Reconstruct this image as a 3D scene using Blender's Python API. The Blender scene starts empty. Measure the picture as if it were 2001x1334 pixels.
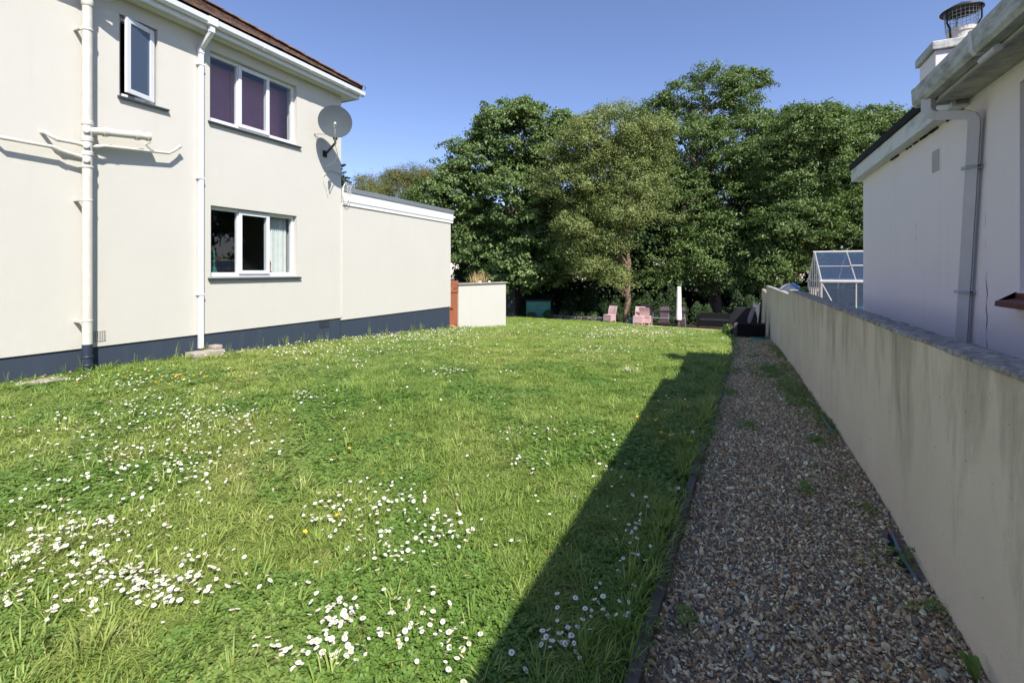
import bpy, bmesh, math, random
import numpy as np
from mathutils import Vector, Matrix

# ------------------------------------------------------------------ scene, camera, sky, sun, exposure
S = bpy.context.scene
COL = S.collection
cam_d = bpy.data.cameras.new('camera')
cam = bpy.data.objects.new('camera', cam_d); COL.objects.link(cam)
cam.location = (0, 0, 1.4)
cam.rotation_euler = (math.radians(90), 0, math.radians(24.89))
cam_d.sensor_fit = 'HORIZONTAL'; cam_d.sensor_width = 36.0
cam_d.lens = 16.73
cam_d.shift_y = -0.0685
cam_d.clip_start = 0.05; cam_d.clip_end = 2000
S.camera = cam

SUN_DIR = Vector((1.0, -0.78, 1.33)).normalized()          # towards the sun
W = bpy.data.worlds.new('World'); S.world = W; W.use_nodes = True
wn = W.node_tree.nodes; wl = W.node_tree.links
bg = wn['Background']
sky = wn.new('ShaderNodeTexSky'); sky.sky_type = 'NISHITA'; sky.sun_disc = False
sky.sun_elevation = math.asin(SUN_DIR.z)
sky.sun_rotation = math.atan2(SUN_DIR.x, SUN_DIR.y)
sky.altitude = 200; sky.air_density = 1.0; sky.dust_density = 0.3; sky.ozone_density = 6.0
tn = wn.new('ShaderNodeMix'); tn.data_type = 'RGBA'; tn.blend_type = 'MULTIPLY'; tn.inputs['Factor'].default_value = 1.0
tn.inputs['B'].default_value = (1.13, .94, .97, 1)          # the photograph's slightly violet white balance of the blue sky
wl.new(sky.outputs[0], tn.inputs['A']); wl.new(tn.outputs['Result'], bg.inputs[0]); bg.inputs[1].default_value = 0.097
sun_d = bpy.data.lights.new('sun', 'SUN'); sun_d.energy = 3.7; sun_d.angle = math.radians(0.53)
sun_d.color = (1.0, 0.945, 0.86)
sun = bpy.data.objects.new('sun', sun_d); COL.objects.link(sun)
sun.rotation_euler = SUN_DIR.to_track_quat('Z', 'Y').to_euler()
sun.location = (10, -8, 20)
S.view_settings.view_transform = 'Standard'; S.view_settings.look = 'None'
S.view_settings.gamma = 1.0; S.view_settings.exposure = 1.05
S.view_settings.use_curve_mapping = False
S.render.engine = 'CYCLES'
try:
    S.cycles.max_bounces = 6; S.cycles.diffuse_bounces = 3; S.cycles.glossy_bounces = 3; S.cycles.transparent_max_bounces = 10
except Exception: pass

# ------------------------------------------------------------------ ground profile (the garden falls away to the back)
PROF = [(-60, .03), (4, .03), (8.5, -.17), (13, -.42), (26, -1.42), (34, -1.9), (90, -2.5), (400, -6)]
PX = np.array([p[0] for p in PROF]); PZ = np.array([p[1] for p in PROF])
def zg(y): return float(np.interp(y, PX, PZ))
def zga(y): return np.interp(y, PX, PZ)
EX = np.array([-5., 0, 1.7, 2.54, 4.36, 7.4, 16.5, 20.5]); EV = np.array([-.33, -.31, -.278, -.239, -.165, -.079, .06, .06])
def edge_x(y): return np.interp(y, EX, EV)                 # left edge of the gravel path
def wall_x(y): return .745 + .0185 * y                     # garden side of the boundary wall

# ------------------------------------------------------------------ helpers
class MB:
    def __init__(s): s.v = []; s.f = []
    def add(s, vs, fs):
        b = len(s.v); s.v += [tuple(p) for p in vs]; s.f += [tuple(b + i for i in f) for f in fs]; return s
    def box(s, x0, x1, y0, y1, z0, z1):
        return s.add([(x0,y0,z0),(x1,y0,z0),(x1,y1,z0),(x0,y1,z0),(x0,y0,z1),(x1,y0,z1),(x1,y1,z1),(x0,y1,z1)],
                     [(0,3,2,1),(4,5,6,7),(0,1,5,4),(1,2,6,5),(2,3,7,6),(3,0,4,7)])
    def obox(s, c, sx, sy, sz, rz=0, rx=0, ry=0):
        m = Matrix.Rotation(rz, 3, 'Z') @ Matrix.Rotation(ry, 3, 'Y') @ Matrix.Rotation(rx, 3, 'X')
        p = [Vector(c) + m @ Vector((a*sx/2, b*sy/2, d*sz/2)) for d in (-1,1) for a, b in ((-1,-1),(1,-1),(1,1),(-1,1))]
        return s.add(p, [(0,3,2,1),(4,5,6,7),(0,1,5,4),(1,2,6,5),(2,3,7,6),(3,0,4,7)])
    def prism(s, prof, axis, a, b, cap=True):               # closed 2-D outline pushed along an axis
        def P(q, t):
            return {'x': (t, q[0], q[1]), 'y': (q[0], t, q[1]), 'z': (q[0], q[1], t)}[axis]
        n = len(prof)
        fs = [(i, (i+1) % n, n + (i+1) % n, n + i) for i in range(n)]
        if cap: fs += [tuple(range(n-1, -1, -1)), tuple(range(n, 2*n))]
        return s.add([P(q, a) for q in prof] + [P(q, b) for q in prof], fs)
    def tube(s, path, r, n=10, cap=True, squash=None):
        path = [Vector(p) for p in path]; k = len(path)
        R = r if isinstance(r, (list, tuple)) else [r]*k
        vs = []; up = None
        for i, p in enumerate(path):
            t = (path[min(i+1, k-1)] - path[max(i-1, 0)])
            t = t.normalized() if t.length > 1e-9 else Vector((0,0,1))
            if up is None:
                up = Vector((0,0,1)) if abs(t.z) < .9 else Vector((1,0,0))
            a = up.cross(t)
            if a.length < 1e-6: a = Vector((1,0,0)).cross(t)
            a.normalize(); b = t.cross(a); up = b
            for j in range(n):
                w = 2*math.pi*j/n
                vs.append(p + R[i]*(math.cos(w)*a + math.sin(w)*b))
        fs = [(i*n+j, i*n+(j+1) % n, (i+1)*n+(j+1) % n, (i+1)*n+j) for i in range(k-1) for j in range(n)]
        if cap: fs += [tuple(range(n-1, -1, -1)), tuple(range((k-1)*n, k*n))]
        return s.add(vs, fs)
    def lathe(s, prof, c=(0,0,0), n=16):
        vs = [(c[0]+r*math.cos(2*math.pi*j/n), c[1]+r*math.sin(2*math.pi*j/n), c[2]+z) for r, z in prof for j in range(n)]
        k = len(prof)
        fs = [(i*n+j, i*n+(j+1) % n, (i+1)*n+(j+1) % n, (i+1)*n+j) for i in range(k-1) for j in range(n)]
        fs += [tuple(range(n-1, -1, -1)), tuple(range((k-1)*n, k*n))]
        return s.add(vs, fs)
    def build(s, name, mat, parent=None, smooth=False, local=False, bevel=0, fix=True):
        off = Vector((0,0,0))
        if parent is not None and not local:
            p = parent
            while p is not None: off += p.location; p = p.parent
        me = bpy.data.meshes.new(name)
        me.from_pydata([(v[0]-off.x, v[1]-off.y, v[2]-off.z) for v in s.v], [], s.f)
        if fix or bevel:
            bm = bmesh.new(); bm.from_mesh(me)
            bmesh.ops.recalc_face_normals(bm, faces=bm.faces)
            if bevel:
                bmesh.ops.bevel(bm, geom=[e for e in bm.edges if e.calc_face_angle(0) > .5], offset=bevel, segments=2, affect='EDGES', profile=.6)
            bm.to_mesh(me); bm.free()
        if smooth:
            me.polygons.foreach_set('use_smooth', [True]*len(me.polygons))
            try: me.set_sharp_from_angle(angle=math.radians(40))
            except Exception: pass
        me.materials.append(mat)
        o = bpy.data.objects.new(name, me); COL.objects.link(o)
        if parent is not None: o.parent = parent
        return o

def tag(o, label=None, cat=None, group=None, kind=None):
    if label: o['label'] = label
    if cat: o['category'] = cat
    if group: o['group'] = group
    if kind: o['kind'] = kind
    return o
def thing(name, label, cat, loc=(0,0,0), rz=0, group=None):
    o = bpy.data.objects.new(name, None); COL.objects.link(o)
    o.location = loc; o.rotation_euler = (0, 0, rz); o.empty_display_size = .2
    return tag(o, label, cat, group)
def copy_tree(o, parent=None):
    c = o.copy(); COL.objects.link(c); c.parent = parent
    for ch in [q for q in bpy.data.objects if q.parent == o]: copy_tree(ch, c)
    return c
def mesh_np(name, V, F, mat, parent=None, tint=None, kind=None, smooth=False):
    """V (n,3), F (m,k) arrays with k = 3 or 4; fast mesh build"""
    if parent is not None: V = V - np.array(parent.location)[None, :]
    me = bpy.data.meshes.new(name)
    n, m, k = len(V), len(F), F.shape[1]
    me.vertices.add(n); me.vertices.foreach_set('co', V.astype(np.float32).ravel())
    me.loops.add(m*k); me.loops.foreach_set('vertex_index', F.astype(np.int32).ravel())
    me.polygons.add(m); me.polygons.foreach_set('loop_start', np.arange(0, m*k, k, dtype=np.int32))
    me.polygons.foreach_set('loop_total', np.full(m, k, dtype=np.int32))
    if smooth: me.polygons.foreach_set('use_smooth', np.ones(m, dtype=bool))
    if tint is not None:
        a = me.attributes.new('tint', 'FLOAT', 'POINT'); a.data.foreach_set('value', tint.astype(np.float32))
    me.update(calc_edges=True); me.validate()
    me.materials.append(mat)
    o = bpy.data.objects.new(name, me); COL.objects.link(o)
    if parent is not None: o.parent = parent
    if kind: o['kind'] = kind
    return o

# ------------------------------------------------------------------ materials
def new_mat(name):
    m = bpy.data.materials.new(name); m.use_nodes = True
    nt = m.node_tree
    return m, nt, nt.nodes['Principled BSDF'], nt.nodes['Material Output']
def N(nt, t, **kw):
    n = nt.nodes.new(t)
    for k, v in kw.items(): setattr(n, k, v)
    return n
def ramp(nt, stops, interp='LINEAR'):
    r = nt.nodes.new('ShaderNodeValToRGB'); e = r.color_ramp.elements; r.color_ramp.interpolation = interp
    while len(e) < len(stops): e.new(.5)
    for el, (p, c) in zip(e, stops): el.position = p; el.color = (*c, 1) if len(c) == 3 else c
    return r
def noise(nt, scale, detail=4, rough=.55, vec=None, stretch=None):
    n = nt.nodes.new('ShaderNodeTexNoise'); n.inputs['Scale'].default_value = scale
    n.inputs['Detail'].default_value = detail; n.inputs['Roughness'].default_value = rough
    g = nt.nodes.new('ShaderNodeNewGeometry')
    if stretch:
        mp = nt.nodes.new('ShaderNodeMapping'); mp.inputs['Scale'].default_value = stretch
        nt.links.new(g.outputs['Position'], mp.inputs[0]); nt.links.new(mp.outputs[0], n.inputs['Vector'])
    else: nt.links.new(g.outputs['Position'], n.inputs['Vector'])
    return n
def bump(nt, b, src, strength, dist=.02):
    u = nt.nodes.new('ShaderNodeBump'); u.inputs['Strength'].default_value = strength; u.inputs['Distance'].default_value = dist
    nt.links.new(src, u.inputs['Height']); nt.links.new(u.outputs[0], b.inputs['Normal']); return u
def mix(nt, fac, a, b, mode='MIX'):
    m = nt.nodes.new('ShaderNodeMix'); m.data_type = 'RGBA'; m.blend_type = mode
    for sock, val in ((m.inputs['Factor'], fac), (m.inputs['A'], a), (m.inputs['B'], b)):
        if isinstance(val, bpy.types.NodeSocket): nt.links.new(val, sock)
        elif isinstance(val, (int, float)): sock.default_value = val
        else: sock.default_value = (*val, 1)
    return m.outputs['Result']
def plain(name, col, rough=.6, var=.12, scale=6, bmp=0, bscale=60, spec=.4, metal=0):
    m, nt, b, o = new_mat(name)
    n = noise(nt, scale, 5)
    r = ramp(nt, [(.3, tuple(c*(1-var) for c in col)), (.7, tuple(min(1, c*(1+var)) for c in col))])
    nt.links.new(n.outputs['Fac'], r.inputs[0]); nt.links.new(r.outputs[0], b.inputs['Base Color'])
    b.inputs['Roughness'].default_value = rough; b.inputs['Specular IOR Level'].default_value = spec
    b.inputs['Metallic'].default_value = metal
    if bmp:
        n2 = noise(nt, bscale, 3); bump(nt, b, n2.outputs['Fac'], bmp, .01)
    return m
def render_wall(name, col, stain, bmp=.42, low=None):
    """painted render: broad trowel undulation, fine sand grain, faint stains; low = (z0, z1, colour) splash zone"""
    m, nt, b, o = new_mat(name)
    big = noise(nt, 1.1, 4, .6); st = noise(nt, 1.0, 5, .65, stretch=(5, 5, .55)); fine = noise(nt, 140, 2)
    wob = noise(nt, 5, 4, .5)
    c1 = mix(nt, .5, tuple(col), tuple(c*.94 for c in col)); nt.links.new(big.outputs['Fac'], c1.node.inputs['Factor'])
    r = ramp(nt, [(.56, (0,0,0)), (.78, (1,1,1))]); nt.links.new(st.outputs['Fac'], r.inputs[0])
    mul = N(nt, 'ShaderNodeMath', operation='MULTIPLY'); nt.links.new(r.outputs[0], mul.inputs[0]); mul.inputs[1].default_value = .20
    c2 = mix(nt, mul.outputs[0], c1, tuple(stain))
    nt.links.new(c2, b.inputs['Base Color'])
    ad = N(nt, 'ShaderNodeMath', operation='MULTIPLY_ADD'); nt.links.new(wob.outputs['Fac'], ad.inputs[0]); ad.inputs[1].default_value = .9
    nt.links.new(fine.outputs['Fac'], ad.inputs[2])
    bump(nt, b, ad.outputs[0], bmp, .012)
    b.inputs['Roughness'].default_value = .75; b.inputs['Specular IOR Level'].default_value = .25
    return m
M = {}
M['cream'] = render_wall('cream_render', (.578, .563, .512), (.48, .43, .335))
M['navy'] = render_wall('navy_plinth_paint', (.040, .055, .082), (.17, .14, .115), .4)
M['lilac'] = render_wall('pale_render', (.86, .79, .80), (.60, .58, .53))
M['white_pvc'] = plain('white_pvc', (.66, .675, .70), .32, .03, 3, spec=.5)
M['cream_pvc'] = plain('cream_painted_pipe', (.57, .545, .49), .45, .09, 7, spec=.5)
M['navy_pipe'] = plain('navy_painted_pipe', (.025, .035, .06), .45, .1, 5)
M['soffit'] = plain('soffit_board', (.62, .62, .61), .5, .04, 4)
M['slate'] = plain('dark_slate_sill', (.035, .045, .065), .5, .2, 12)
M['dirty_pvc'] = None
def dirty(name, col, dirt, sc=(14, 5, 14), lo=.42, hi=.68, rough=.55):
    m, nt, b, o = new_mat(name)
    n = noise(nt, 1, 7, .7, stretch=sc); r = ramp(nt, [(lo, col), (hi, dirt)])
    nt.links.new(n.outputs['Fac'], r.inputs[0]); nt.links.new(r.outputs[0], b.inputs['Base Color'])
    n2 = noise(nt, 90, 3); bump(nt, b, n2.outputs['Fac'], .15, .006)
    b.inputs['Roughness'].default_value = rough; return m
M['dirty_pvc'] = dirty('weathered_gutter', (.50, .51, .49), (.20, .20, .16))
M['dirty_fascia'] = dirty('weathered_fascia', (.66, .68, .66), (.30, .33, .29), (2.5, 2.5, 7), .50, .78)
M['dirty_soffit'] = dirty('weathered_soffit', (.48, .46, .43), (.13, .12, .10), (5, 5, 5), .45, .70)
M['grey_pipe'] = plain('grey_downpipe', (.58, .56, .57), .5, .06, 5)
M['felt'] = plain('bitumen_felt', (.012, .012, .014), .9, .3, 30, .5, 120)
M['crack'] = plain('crack_shadow', (.03, .027, .025), 1, .2)
M['stain_line'] = plain('damp_line', (.42, .40, .40), .9, .2, 20)
M['dark'] = plain('dark_interior', (.045, .042, .042), .9, .2, 2)
M['black_metal'] = plain('black_metal', (.015, .014, .014), .5, .2, 10)
M['galv'] = plain('galvanised_metal', (.42, .44, .45), .4, .1, 15, metal=.7)
M['alu'] = plain('aluminium_bar', (.50, .48, .47), .42, .08, 9, metal=.35)
M['concrete'] = plain('old_concrete', (.36, .32, .27), .9, .25, 9, .8, 50)
M['dish'] = plain('dish_grey_paint', (.062, .076, .088), .8, .05, 4, spec=.12)
M['lnb'] = plain('lnb_plastic', (.62, .62, .58), .45, .05)
M['cable'] = plain('white_cable', (.66, .63, .56), .5, .08, 20)
M['chrome'] = plain('rusted_cowl', (.060, .048, .042), .45, .4, 25, metal=.5)
M['pot'] = plain('weathered_pot', (.56, .52, .48), .8, .25, 12, .5)
M['red_sill'] = plain('red_tile_sill', (.13, .035, .035), .5, .15, 8)
M['gate'] = dirty('red_brown_stained_wood', (.37, .125, .06), (.27, .085, .042), (30, 30, 2), .4, .7, .6)
M['rattan_pink'] = None
def rattan(name, col, dark):
    m, nt, b, o = new_mat(name)
    tc = N(nt, 'ShaderNodeTexCoord')
    w1 = N(nt, 'ShaderNodeTexWave', wave_type='BANDS', bands_direction='Z'); w1.inputs['Scale'].default_value = 22; w1.inputs['Distortion'].default_value = .6
    w2 = N(nt, 'ShaderNodeTexWave', wave_type='BANDS', bands_direction='X'); w2.inputs['Scale'].default_value = 16
    for w in (w1, w2): nt.links.new(tc.outputs['Object'], w.inputs['Vector'])
    mu = N(nt, 'ShaderNodeMath', operation='MULTIPLY'); nt.links.new(w1.outputs['Fac'], mu.inputs[0]); nt.links.new(w2.outputs['Fac'], mu.inputs[1])
    c = mix(nt, mu.outputs[0], dark, col); nt.links.new(c, b.inputs['Base Color'])
    bump(nt, b, mu.outputs[0], .6, .008); b.inputs['Roughness'].default_value = .75; b.inputs['Specular IOR Level'].default_value = .2
    return m
M['rattan_pink'] = rattan('faded_pink_rattan', (.66, .47, .46), (.46, .31, .31))
M['rattan_black'] = rattan('black_rattan', (.012, .011, .014), (.004, .004, .005))
M['rattan_plum'] = rattan('plum_rattan', (.16, .11, .13), (.08, .05, .065))
M['cushion'] = plain('dusty_pink_cushion', (.30, .20, .23), .9, .12, 8, .3)
M['cover'] = plain('black_cover', (.014, .014, .018), .6, .3, 5, .4, 9)
M['parasol'] = plain('white_canvas', (.80, .80, .76), .8, .05, 6, .3, 12)
M['shed_green'] = plain('green_plastic', (.11, .36, .30), .45, .1, 4)
M['shed_lid'] = plain('dark_grey_plastic', (.035, .045, .055), .5, .12, 4)
M['dark_wood'] = plain('dark_shed_boards', (.030, .032, .038), .8, .3, 10, .3)
M['teal'] = plain('teal_plastic', (.02, .20, .20), .45, .1)
M['hose'] = plain('blue_green_hose', (.10, .17, .20), .5, .1)
M['blue'] = plain('blue_plastic', (.05, .22, .55), .4, .1)
M['ltgrey'] = plain('light_grey_plastic', (.42, .45, .49), .4, .06)
M['membrane'] = plain('weed_membrane', (.012, .013, .016), .85, .3, 20)
M['orange'] = plain('orange_grip', (.75, .16, .07), .5, .1)
M['offwhite'] = plain('off_white_paint', (.70, .69, .65), .5, .05)
M['terracotta'] = plain('terracotta_tile', (.45, .20, .11), .8, .15, 8)
M['curtain'] = plain('sheer_white_fabric', (.62, .64, .64), .9, .05, 8)
M['blind'] = plain('mauve_blind', (.46, .20, .29), .7, .08, 6)
M['soil'] = plain('dark_leaf_mould', (.030, .022, .015), 1, .5, 8, .8, 30)
M['sand'] = plain('sandy_path', (.62, .46, .33), 1, .25, 9, .8, 60)
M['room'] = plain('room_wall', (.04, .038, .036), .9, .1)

def tile_mat():
    m, nt, b, o = new_mat('clay_roof_tile')
    oi = N(nt, 'ShaderNodeObjectInfo'); n = noise(nt, 9, 6, .7)
    r = ramp(nt, [(0, (.060, .042, .036)), (.35, (.105, .068, .054)), (.7, (.150, .080, .058)), (1, (.095, .078, .068))])
    nt.links.new(oi.outputs['Random'], r.inputs[0])
    l = ramp(nt, [(.53, (0,0,0)), (.66, (1,1,1))]); nt.links.new(n.outputs['Fac'], l.inputs[0])
    mu = N(nt, 'ShaderNodeMath', operation='MULTIPLY'); nt.links.new(l.outputs[0], mu.inputs[0]); mu.inputs[1].default_value = .8
    c = mix(nt, mu.outputs[0], r.outputs[0], (.42, .19, .045)); n2 = noise(nt, 23, 4)
    l2 = ramp(nt, [(.62, (0,0,0)), (.72, (.8,.8,.8))]); nt.links.new(n2.outputs['Fac'], l2.inputs[0])
    c = mix(nt, l2.outputs[0], c, (.33, .31, .27)); nt.links.new(c, b.inputs['Base Color'])
    n3 = noise(nt, 70, 3); bump(nt, b, n3.outputs['Fac'], .4, .01); b.inputs['Roughness'].default_value = .9
    return m
M['tile'] = tile_mat()

def glass(name, tint=(.92, .96, .95), refl=.0, rough=0.0, body=None, bodyfac=0.0):
    m, nt, b, o = new_mat(name); nt.nodes.remove(b)
    t = N(nt, 'ShaderNodeBsdfTransparent'); t.inputs[0].default_value = (*tint, 1)
    g = N(nt, 'ShaderNodeBsdfGlossy'); g.inputs['Roughness'].default_value = rough
    f = N(nt, 'ShaderNodeFresnel'); gb = N(nt, 'ShaderNodeNewGeometry'); mi = N(nt, 'ShaderNodeMapRange'); mi.inputs['To Min'].default_value = 1.5; mi.inputs['To Max'].default_value = 1/1.5
    nt.links.new(gb.outputs['Backfacing'], mi.inputs['Value']); nt.links.new(mi.outputs[0], f.inputs[0])
    a = N(nt, 'ShaderNodeMath', operation='MULTIPLY_ADD'); nt.links.new(f.outputs[0], a.inputs[0]); a.inputs[1].default_value = 1.35; a.inputs[2].default_value = refl
    base = t.outputs[0]
    if body:
        d = N(nt, 'ShaderNodeBsdfDiffuse'); d.inputs[0].default_value = (*body, 1)
        ms = N(nt, 'ShaderNodeMixShader'); ms.inputs[0].default_value = bodyfac
        nt.links.new(t.outputs[0], ms.inputs[1]); nt.links.new(d.outputs[0], ms.inputs[2]); base = ms.outputs[0]
    m2 = N(nt, 'ShaderNodeMixShader'); nt.links.new(a.outputs[0], m2.inputs[0])
    nt.links.new(base, m2.inputs[1]); nt.links.new(g.outputs[0], m2.inputs[2]); nt.links.new(m2.outputs[0], o.inputs[0])
    return m, nt, g
M['glass'] = glass('window_glass', refl=.03)[0]
M['gh_glass'] = glass('greenhouse_glass', (.55, .66, .76), .08, .02, (.12, .18, .28), .22)[0]
mm, nt_, g_ = glass('obscure_glass', (.45, .52, .62), .05, .12, (.10, .14, .22), .55)
n_ = noise(nt_, 60, 3); bu = nt_.nodes.new('ShaderNodeBump'); bu.inputs['Strength'].default_value = .5; bu.inputs['Distance'].default_value = .01
nt_.links.new(n_.outputs['Fac'], bu.inputs['Height']); nt_.links.new(bu.outputs[0], g_.inputs['Normal']); M['obscure'] = mm
M['green_glass'] = glass('green_bottle_glass', (.05, .35, .22), .08, .02, (.01, .16, .10), .55)[0]
M['amber_glass'] = glass('amber_bottle_glass', (.55, .22, .06), .08, .02, (.32, .10, .02), .55)[0]

def garden_wall_mat():
    m, nt, b, o = new_mat('weathered_garden_render')
    big = noise(nt, .9, 5, .6); st = noise(nt, 1, 7, .72, stretch=(4.2, 4.2, 1.0)); st2 = noise(nt, 1, 6, .75, stretch=(2.2, 2.2, .9)); fine = noise(nt, 120, 3)
    r0 = ramp(nt, [(.3, (.655, .57, .43)), (.7, (.77, .68, .525))]); nt.links.new(big.outputs['Fac'], r0.inputs[0])
    # algae and dirt runs: strongest under the coping, fading down (they follow the run-off from the top of the wall)
    g = N(nt, 'ShaderNodeNewGeometry'); sp = N(nt, 'ShaderNodeSeparateXYZ'); nt.links.new(g.outputs['Position'], sp.inputs[0])
    mr = N(nt, 'ShaderNodeMapRange'); mr.inputs['From Min'].default_value = .25; mr.inputs['From Max'].default_value = 1.12
    nt.links.new(sp.outputs['Z'], mr.inputs['Value'])
    ad = N(nt, 'ShaderNodeMath', operation='MULTIPLY_ADD'); nt.links.new(mr.outputs[0], ad.inputs[0]); ad.inputs[1].default_value = .20; nt.links.new(st.outputs['Fac'], ad.inputs[2])
    l = ramp(nt, [(.58, (0,0,0)), (.86, (.85,.85,.85))]); nt.links.new(ad.outputs[0], l.inputs[0])
    c = mix(nt, l.outputs[0], r0.outputs[0], (.30, .26, .18))
    l2 = ramp(nt, [(.55, (0,0,0)), (.75, (.55,.55,.55))]); nt.links.new(st2.outputs['Fac'], l2.inputs[0])
    c = mix(nt, l2.outputs[0], c, (.45, .41, .30))
    sp2 = noise(nt, 45, 2); l3 = ramp(nt, [(.73, (0,0,0)), (.77, (1,1,1))]); nt.links.new(sp2.outputs['Fac'], l3.inputs[0])
    c = mix(nt, l3.outputs[0], c, (.10, .09, .07))
    nt.links.new(c, b.inputs['Base Color'])
    a2 = N(nt, 'ShaderNodeMath', operation='MULTIPLY_ADD'); w = noise(nt, 6, 4); nt.links.new(w.outputs['Fac'], a2.inputs[0]); a2.inputs[1].default_value = 2.0; nt.links.new(fine.outputs['Fac'], a2.inputs[2])
    bump(nt, b, a2.outputs[0], .35, .012); b.inputs['Roughness'].default_value = .9; b.inputs['Specular IOR Level'].default_value = .2
    return m
M['garden_wall'] = garden_wall_mat()
M['coping'] = dirty('lichen_coping', (.42, .385, .35), (.16, .145, .125), (22, 22, 22), .40, .62, .95)

def leaf_mat(name, c0, c1, c2, rough=.42, trans=.26, spec=.42):
    m, nt, b, o = new_mat(name)
    at = N(nt, 'ShaderNodeAttribute', attribute_name='tint')
    r = ramp(nt, [(0, c0), (.55, c1), (1, c2)]); nt.links.new(at.outputs['Fac'], r.inputs[0])
    nt.links.new(r.outputs[0], b.inputs['Base Color'])
    b.inputs['Roughness'].default_value = rough; b.inputs['Specular IOR Level'].default_value = spec
    t = N(nt, 'ShaderNodeBsdfTranslucent'); c = mix(nt, .5, r.outputs[0], (.20, .30, .04)); nt.links.new(c, t.inputs[0])
    ms = N(nt, 'ShaderNodeMixShader'); ms.inputs[0].default_value = trans
    nt.links.new(b.outputs[0], ms.inputs[1]); nt.links.new(t.outputs[0], ms.inputs[2]); nt.links.new(ms.outputs[0], o.inputs[0])
    return m
M['leaf_syc'] = leaf_mat('sycamore_leaf', (0.074, 0.126, 0.036), (0.132, 0.205, 0.06), (0.21, 0.285, 0.088))
M['leaf_pale'] = leaf_mat('holm_oak_leaf', (.130, .180, .050), (.225, .285, .080), (.345, .330, .135), .45)
M['leaf_big'] = leaf_mat('broad_tree_leaf', (0.07, 0.124, 0.032), (0.124, 0.2, 0.052), (0.2, 0.275, 0.078))
M['leaf_tam'] = leaf_mat('pale_shrub_leaf', (0.15, 0.185, 0.055), (0.235, 0.25, 0.085), (0.33, 0.215, 0.13), .6)
M['leaf_lau'] = leaf_mat('yellow_green_leaf', (0.063, 0.105, 0.022), (0.098, 0.161, 0.031), (0.154, 0.210, 0.049))
M['leaf_dark'] = leaf_mat('ivy_leaf', (0.016, 0.034, 0.011), (0.03, 0.058, 0.018), (0.055, 0.088, 0.028), .65, .12, .2)
M['leaf_con'] = leaf_mat('conifer_needle', (0.018, 0.052, 0.018), (0.034, 0.081, 0.026), (0.058, 0.111, 0.036), .5, .12)
M['bark'] = plain('bark', (.20, .165, .135), .9, .4, 9, .9, 26)
M['bark_pale'] = plain('pale_peeling_bark', (.235, .165, .115), .9, .4, 6, .9, 22)

def blade_mat(name, c0, c1, c2, dry):
    """grass: instance-random green, with straw-coloured dry patches that have their own outline"""
    m, nt, b, o = new_mat(name)
    oi = N(nt, 'ShaderNodeObjectInfo'); at = N(nt, 'ShaderNodeAttribute', attribute_name='tint')
    ad = N(nt, 'ShaderNodeMath', operation='MULTIPLY_ADD'); nt.links.new(oi.outputs['Random'], ad.inputs[0]); ad.inputs[1].default_value = .45
    hf = N(nt, 'ShaderNodeMath', operation='MULTIPLY'); nt.links.new(at.outputs['Fac'], hf.inputs[0]); hf.inputs[1].default_value = .55
    nt.links.new(hf.outputs[0], ad.inputs[2])
    r = ramp(nt, [(0, c0), (.5, c1), (1, c2)]); nt.links.new(ad.outputs[0], r.inputs[0])
    n = noise(nt, .75, 5, .7); l = ramp(nt, [(.54, (0,0,0)), (.74, (.8,.8,.8))]); nt.links.new(n.outputs['Fac'], l.inputs[0])
    mu = N(nt, 'ShaderNodeMath', operation='MULTIPLY'); nt.links.new(l.outputs[0], mu.inputs[0]); nt.links.new(ad.outputs[0], mu.inputs[1])
    c = mix(nt, mu.outputs[0], r.outputs[0], dry)
    n2 = noise(nt, .33, 3, .5); l2 = ramp(nt, [(.38, (.80,.90,.72)), (.62, (1.12,1.06,1.0))]); nt.links.new(n2.outputs['Fac'], l2.inputs[0])
    c = mix(nt, 1.0, c, l2.outputs[0], 'MULTIPLY')
    nt.links.new(c, b.inputs['Base Color']); b.inputs['Roughness'].default_value = .5; b.inputs['Specular IOR Level'].default_value = .35
    t = N(nt, 'ShaderNodeBsdfTranslucent'); nt.links.new(mix(nt, .35, c, (.16, .26, .03)), t.inputs[0])
    ms = N(nt, 'ShaderNodeMixShader'); ms.inputs[0].default_value = .30
    nt.links.new(b.outputs[0], ms.inputs[1]); nt.links.new(t.outputs[0], ms.inputs[2]); nt.links.new(ms.outputs[0], o.inputs[0])
    return m
M['grass'] = blade_mat('grass_blade', (.140, .222, .042), (.250, .345, .076), (.420, .465, .165), (.55, .47, .24))
M['clover'] = blade_mat('clover_leaf', (.105, .195, .038), (.155, .265, .056), (.235, .345, .088), (.34, .35, .13))
M['petal'] = plain('white_petal', (.82, .82, .80), .6, .03, 40)
M['yolk'] = plain('yellow_floret', (.62, .34, .015), .7, .1, 90)
M['butter'] = plain('yellow_petal', (.75, .45, .02), .5, .08, 50)
M['stem'] = plain('green_stem', (.10, .16, .04), .6, .1, 30)
M['straw'] = plain('dry_straw', (.42, .31, .15), .8, .25, 30)

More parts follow.
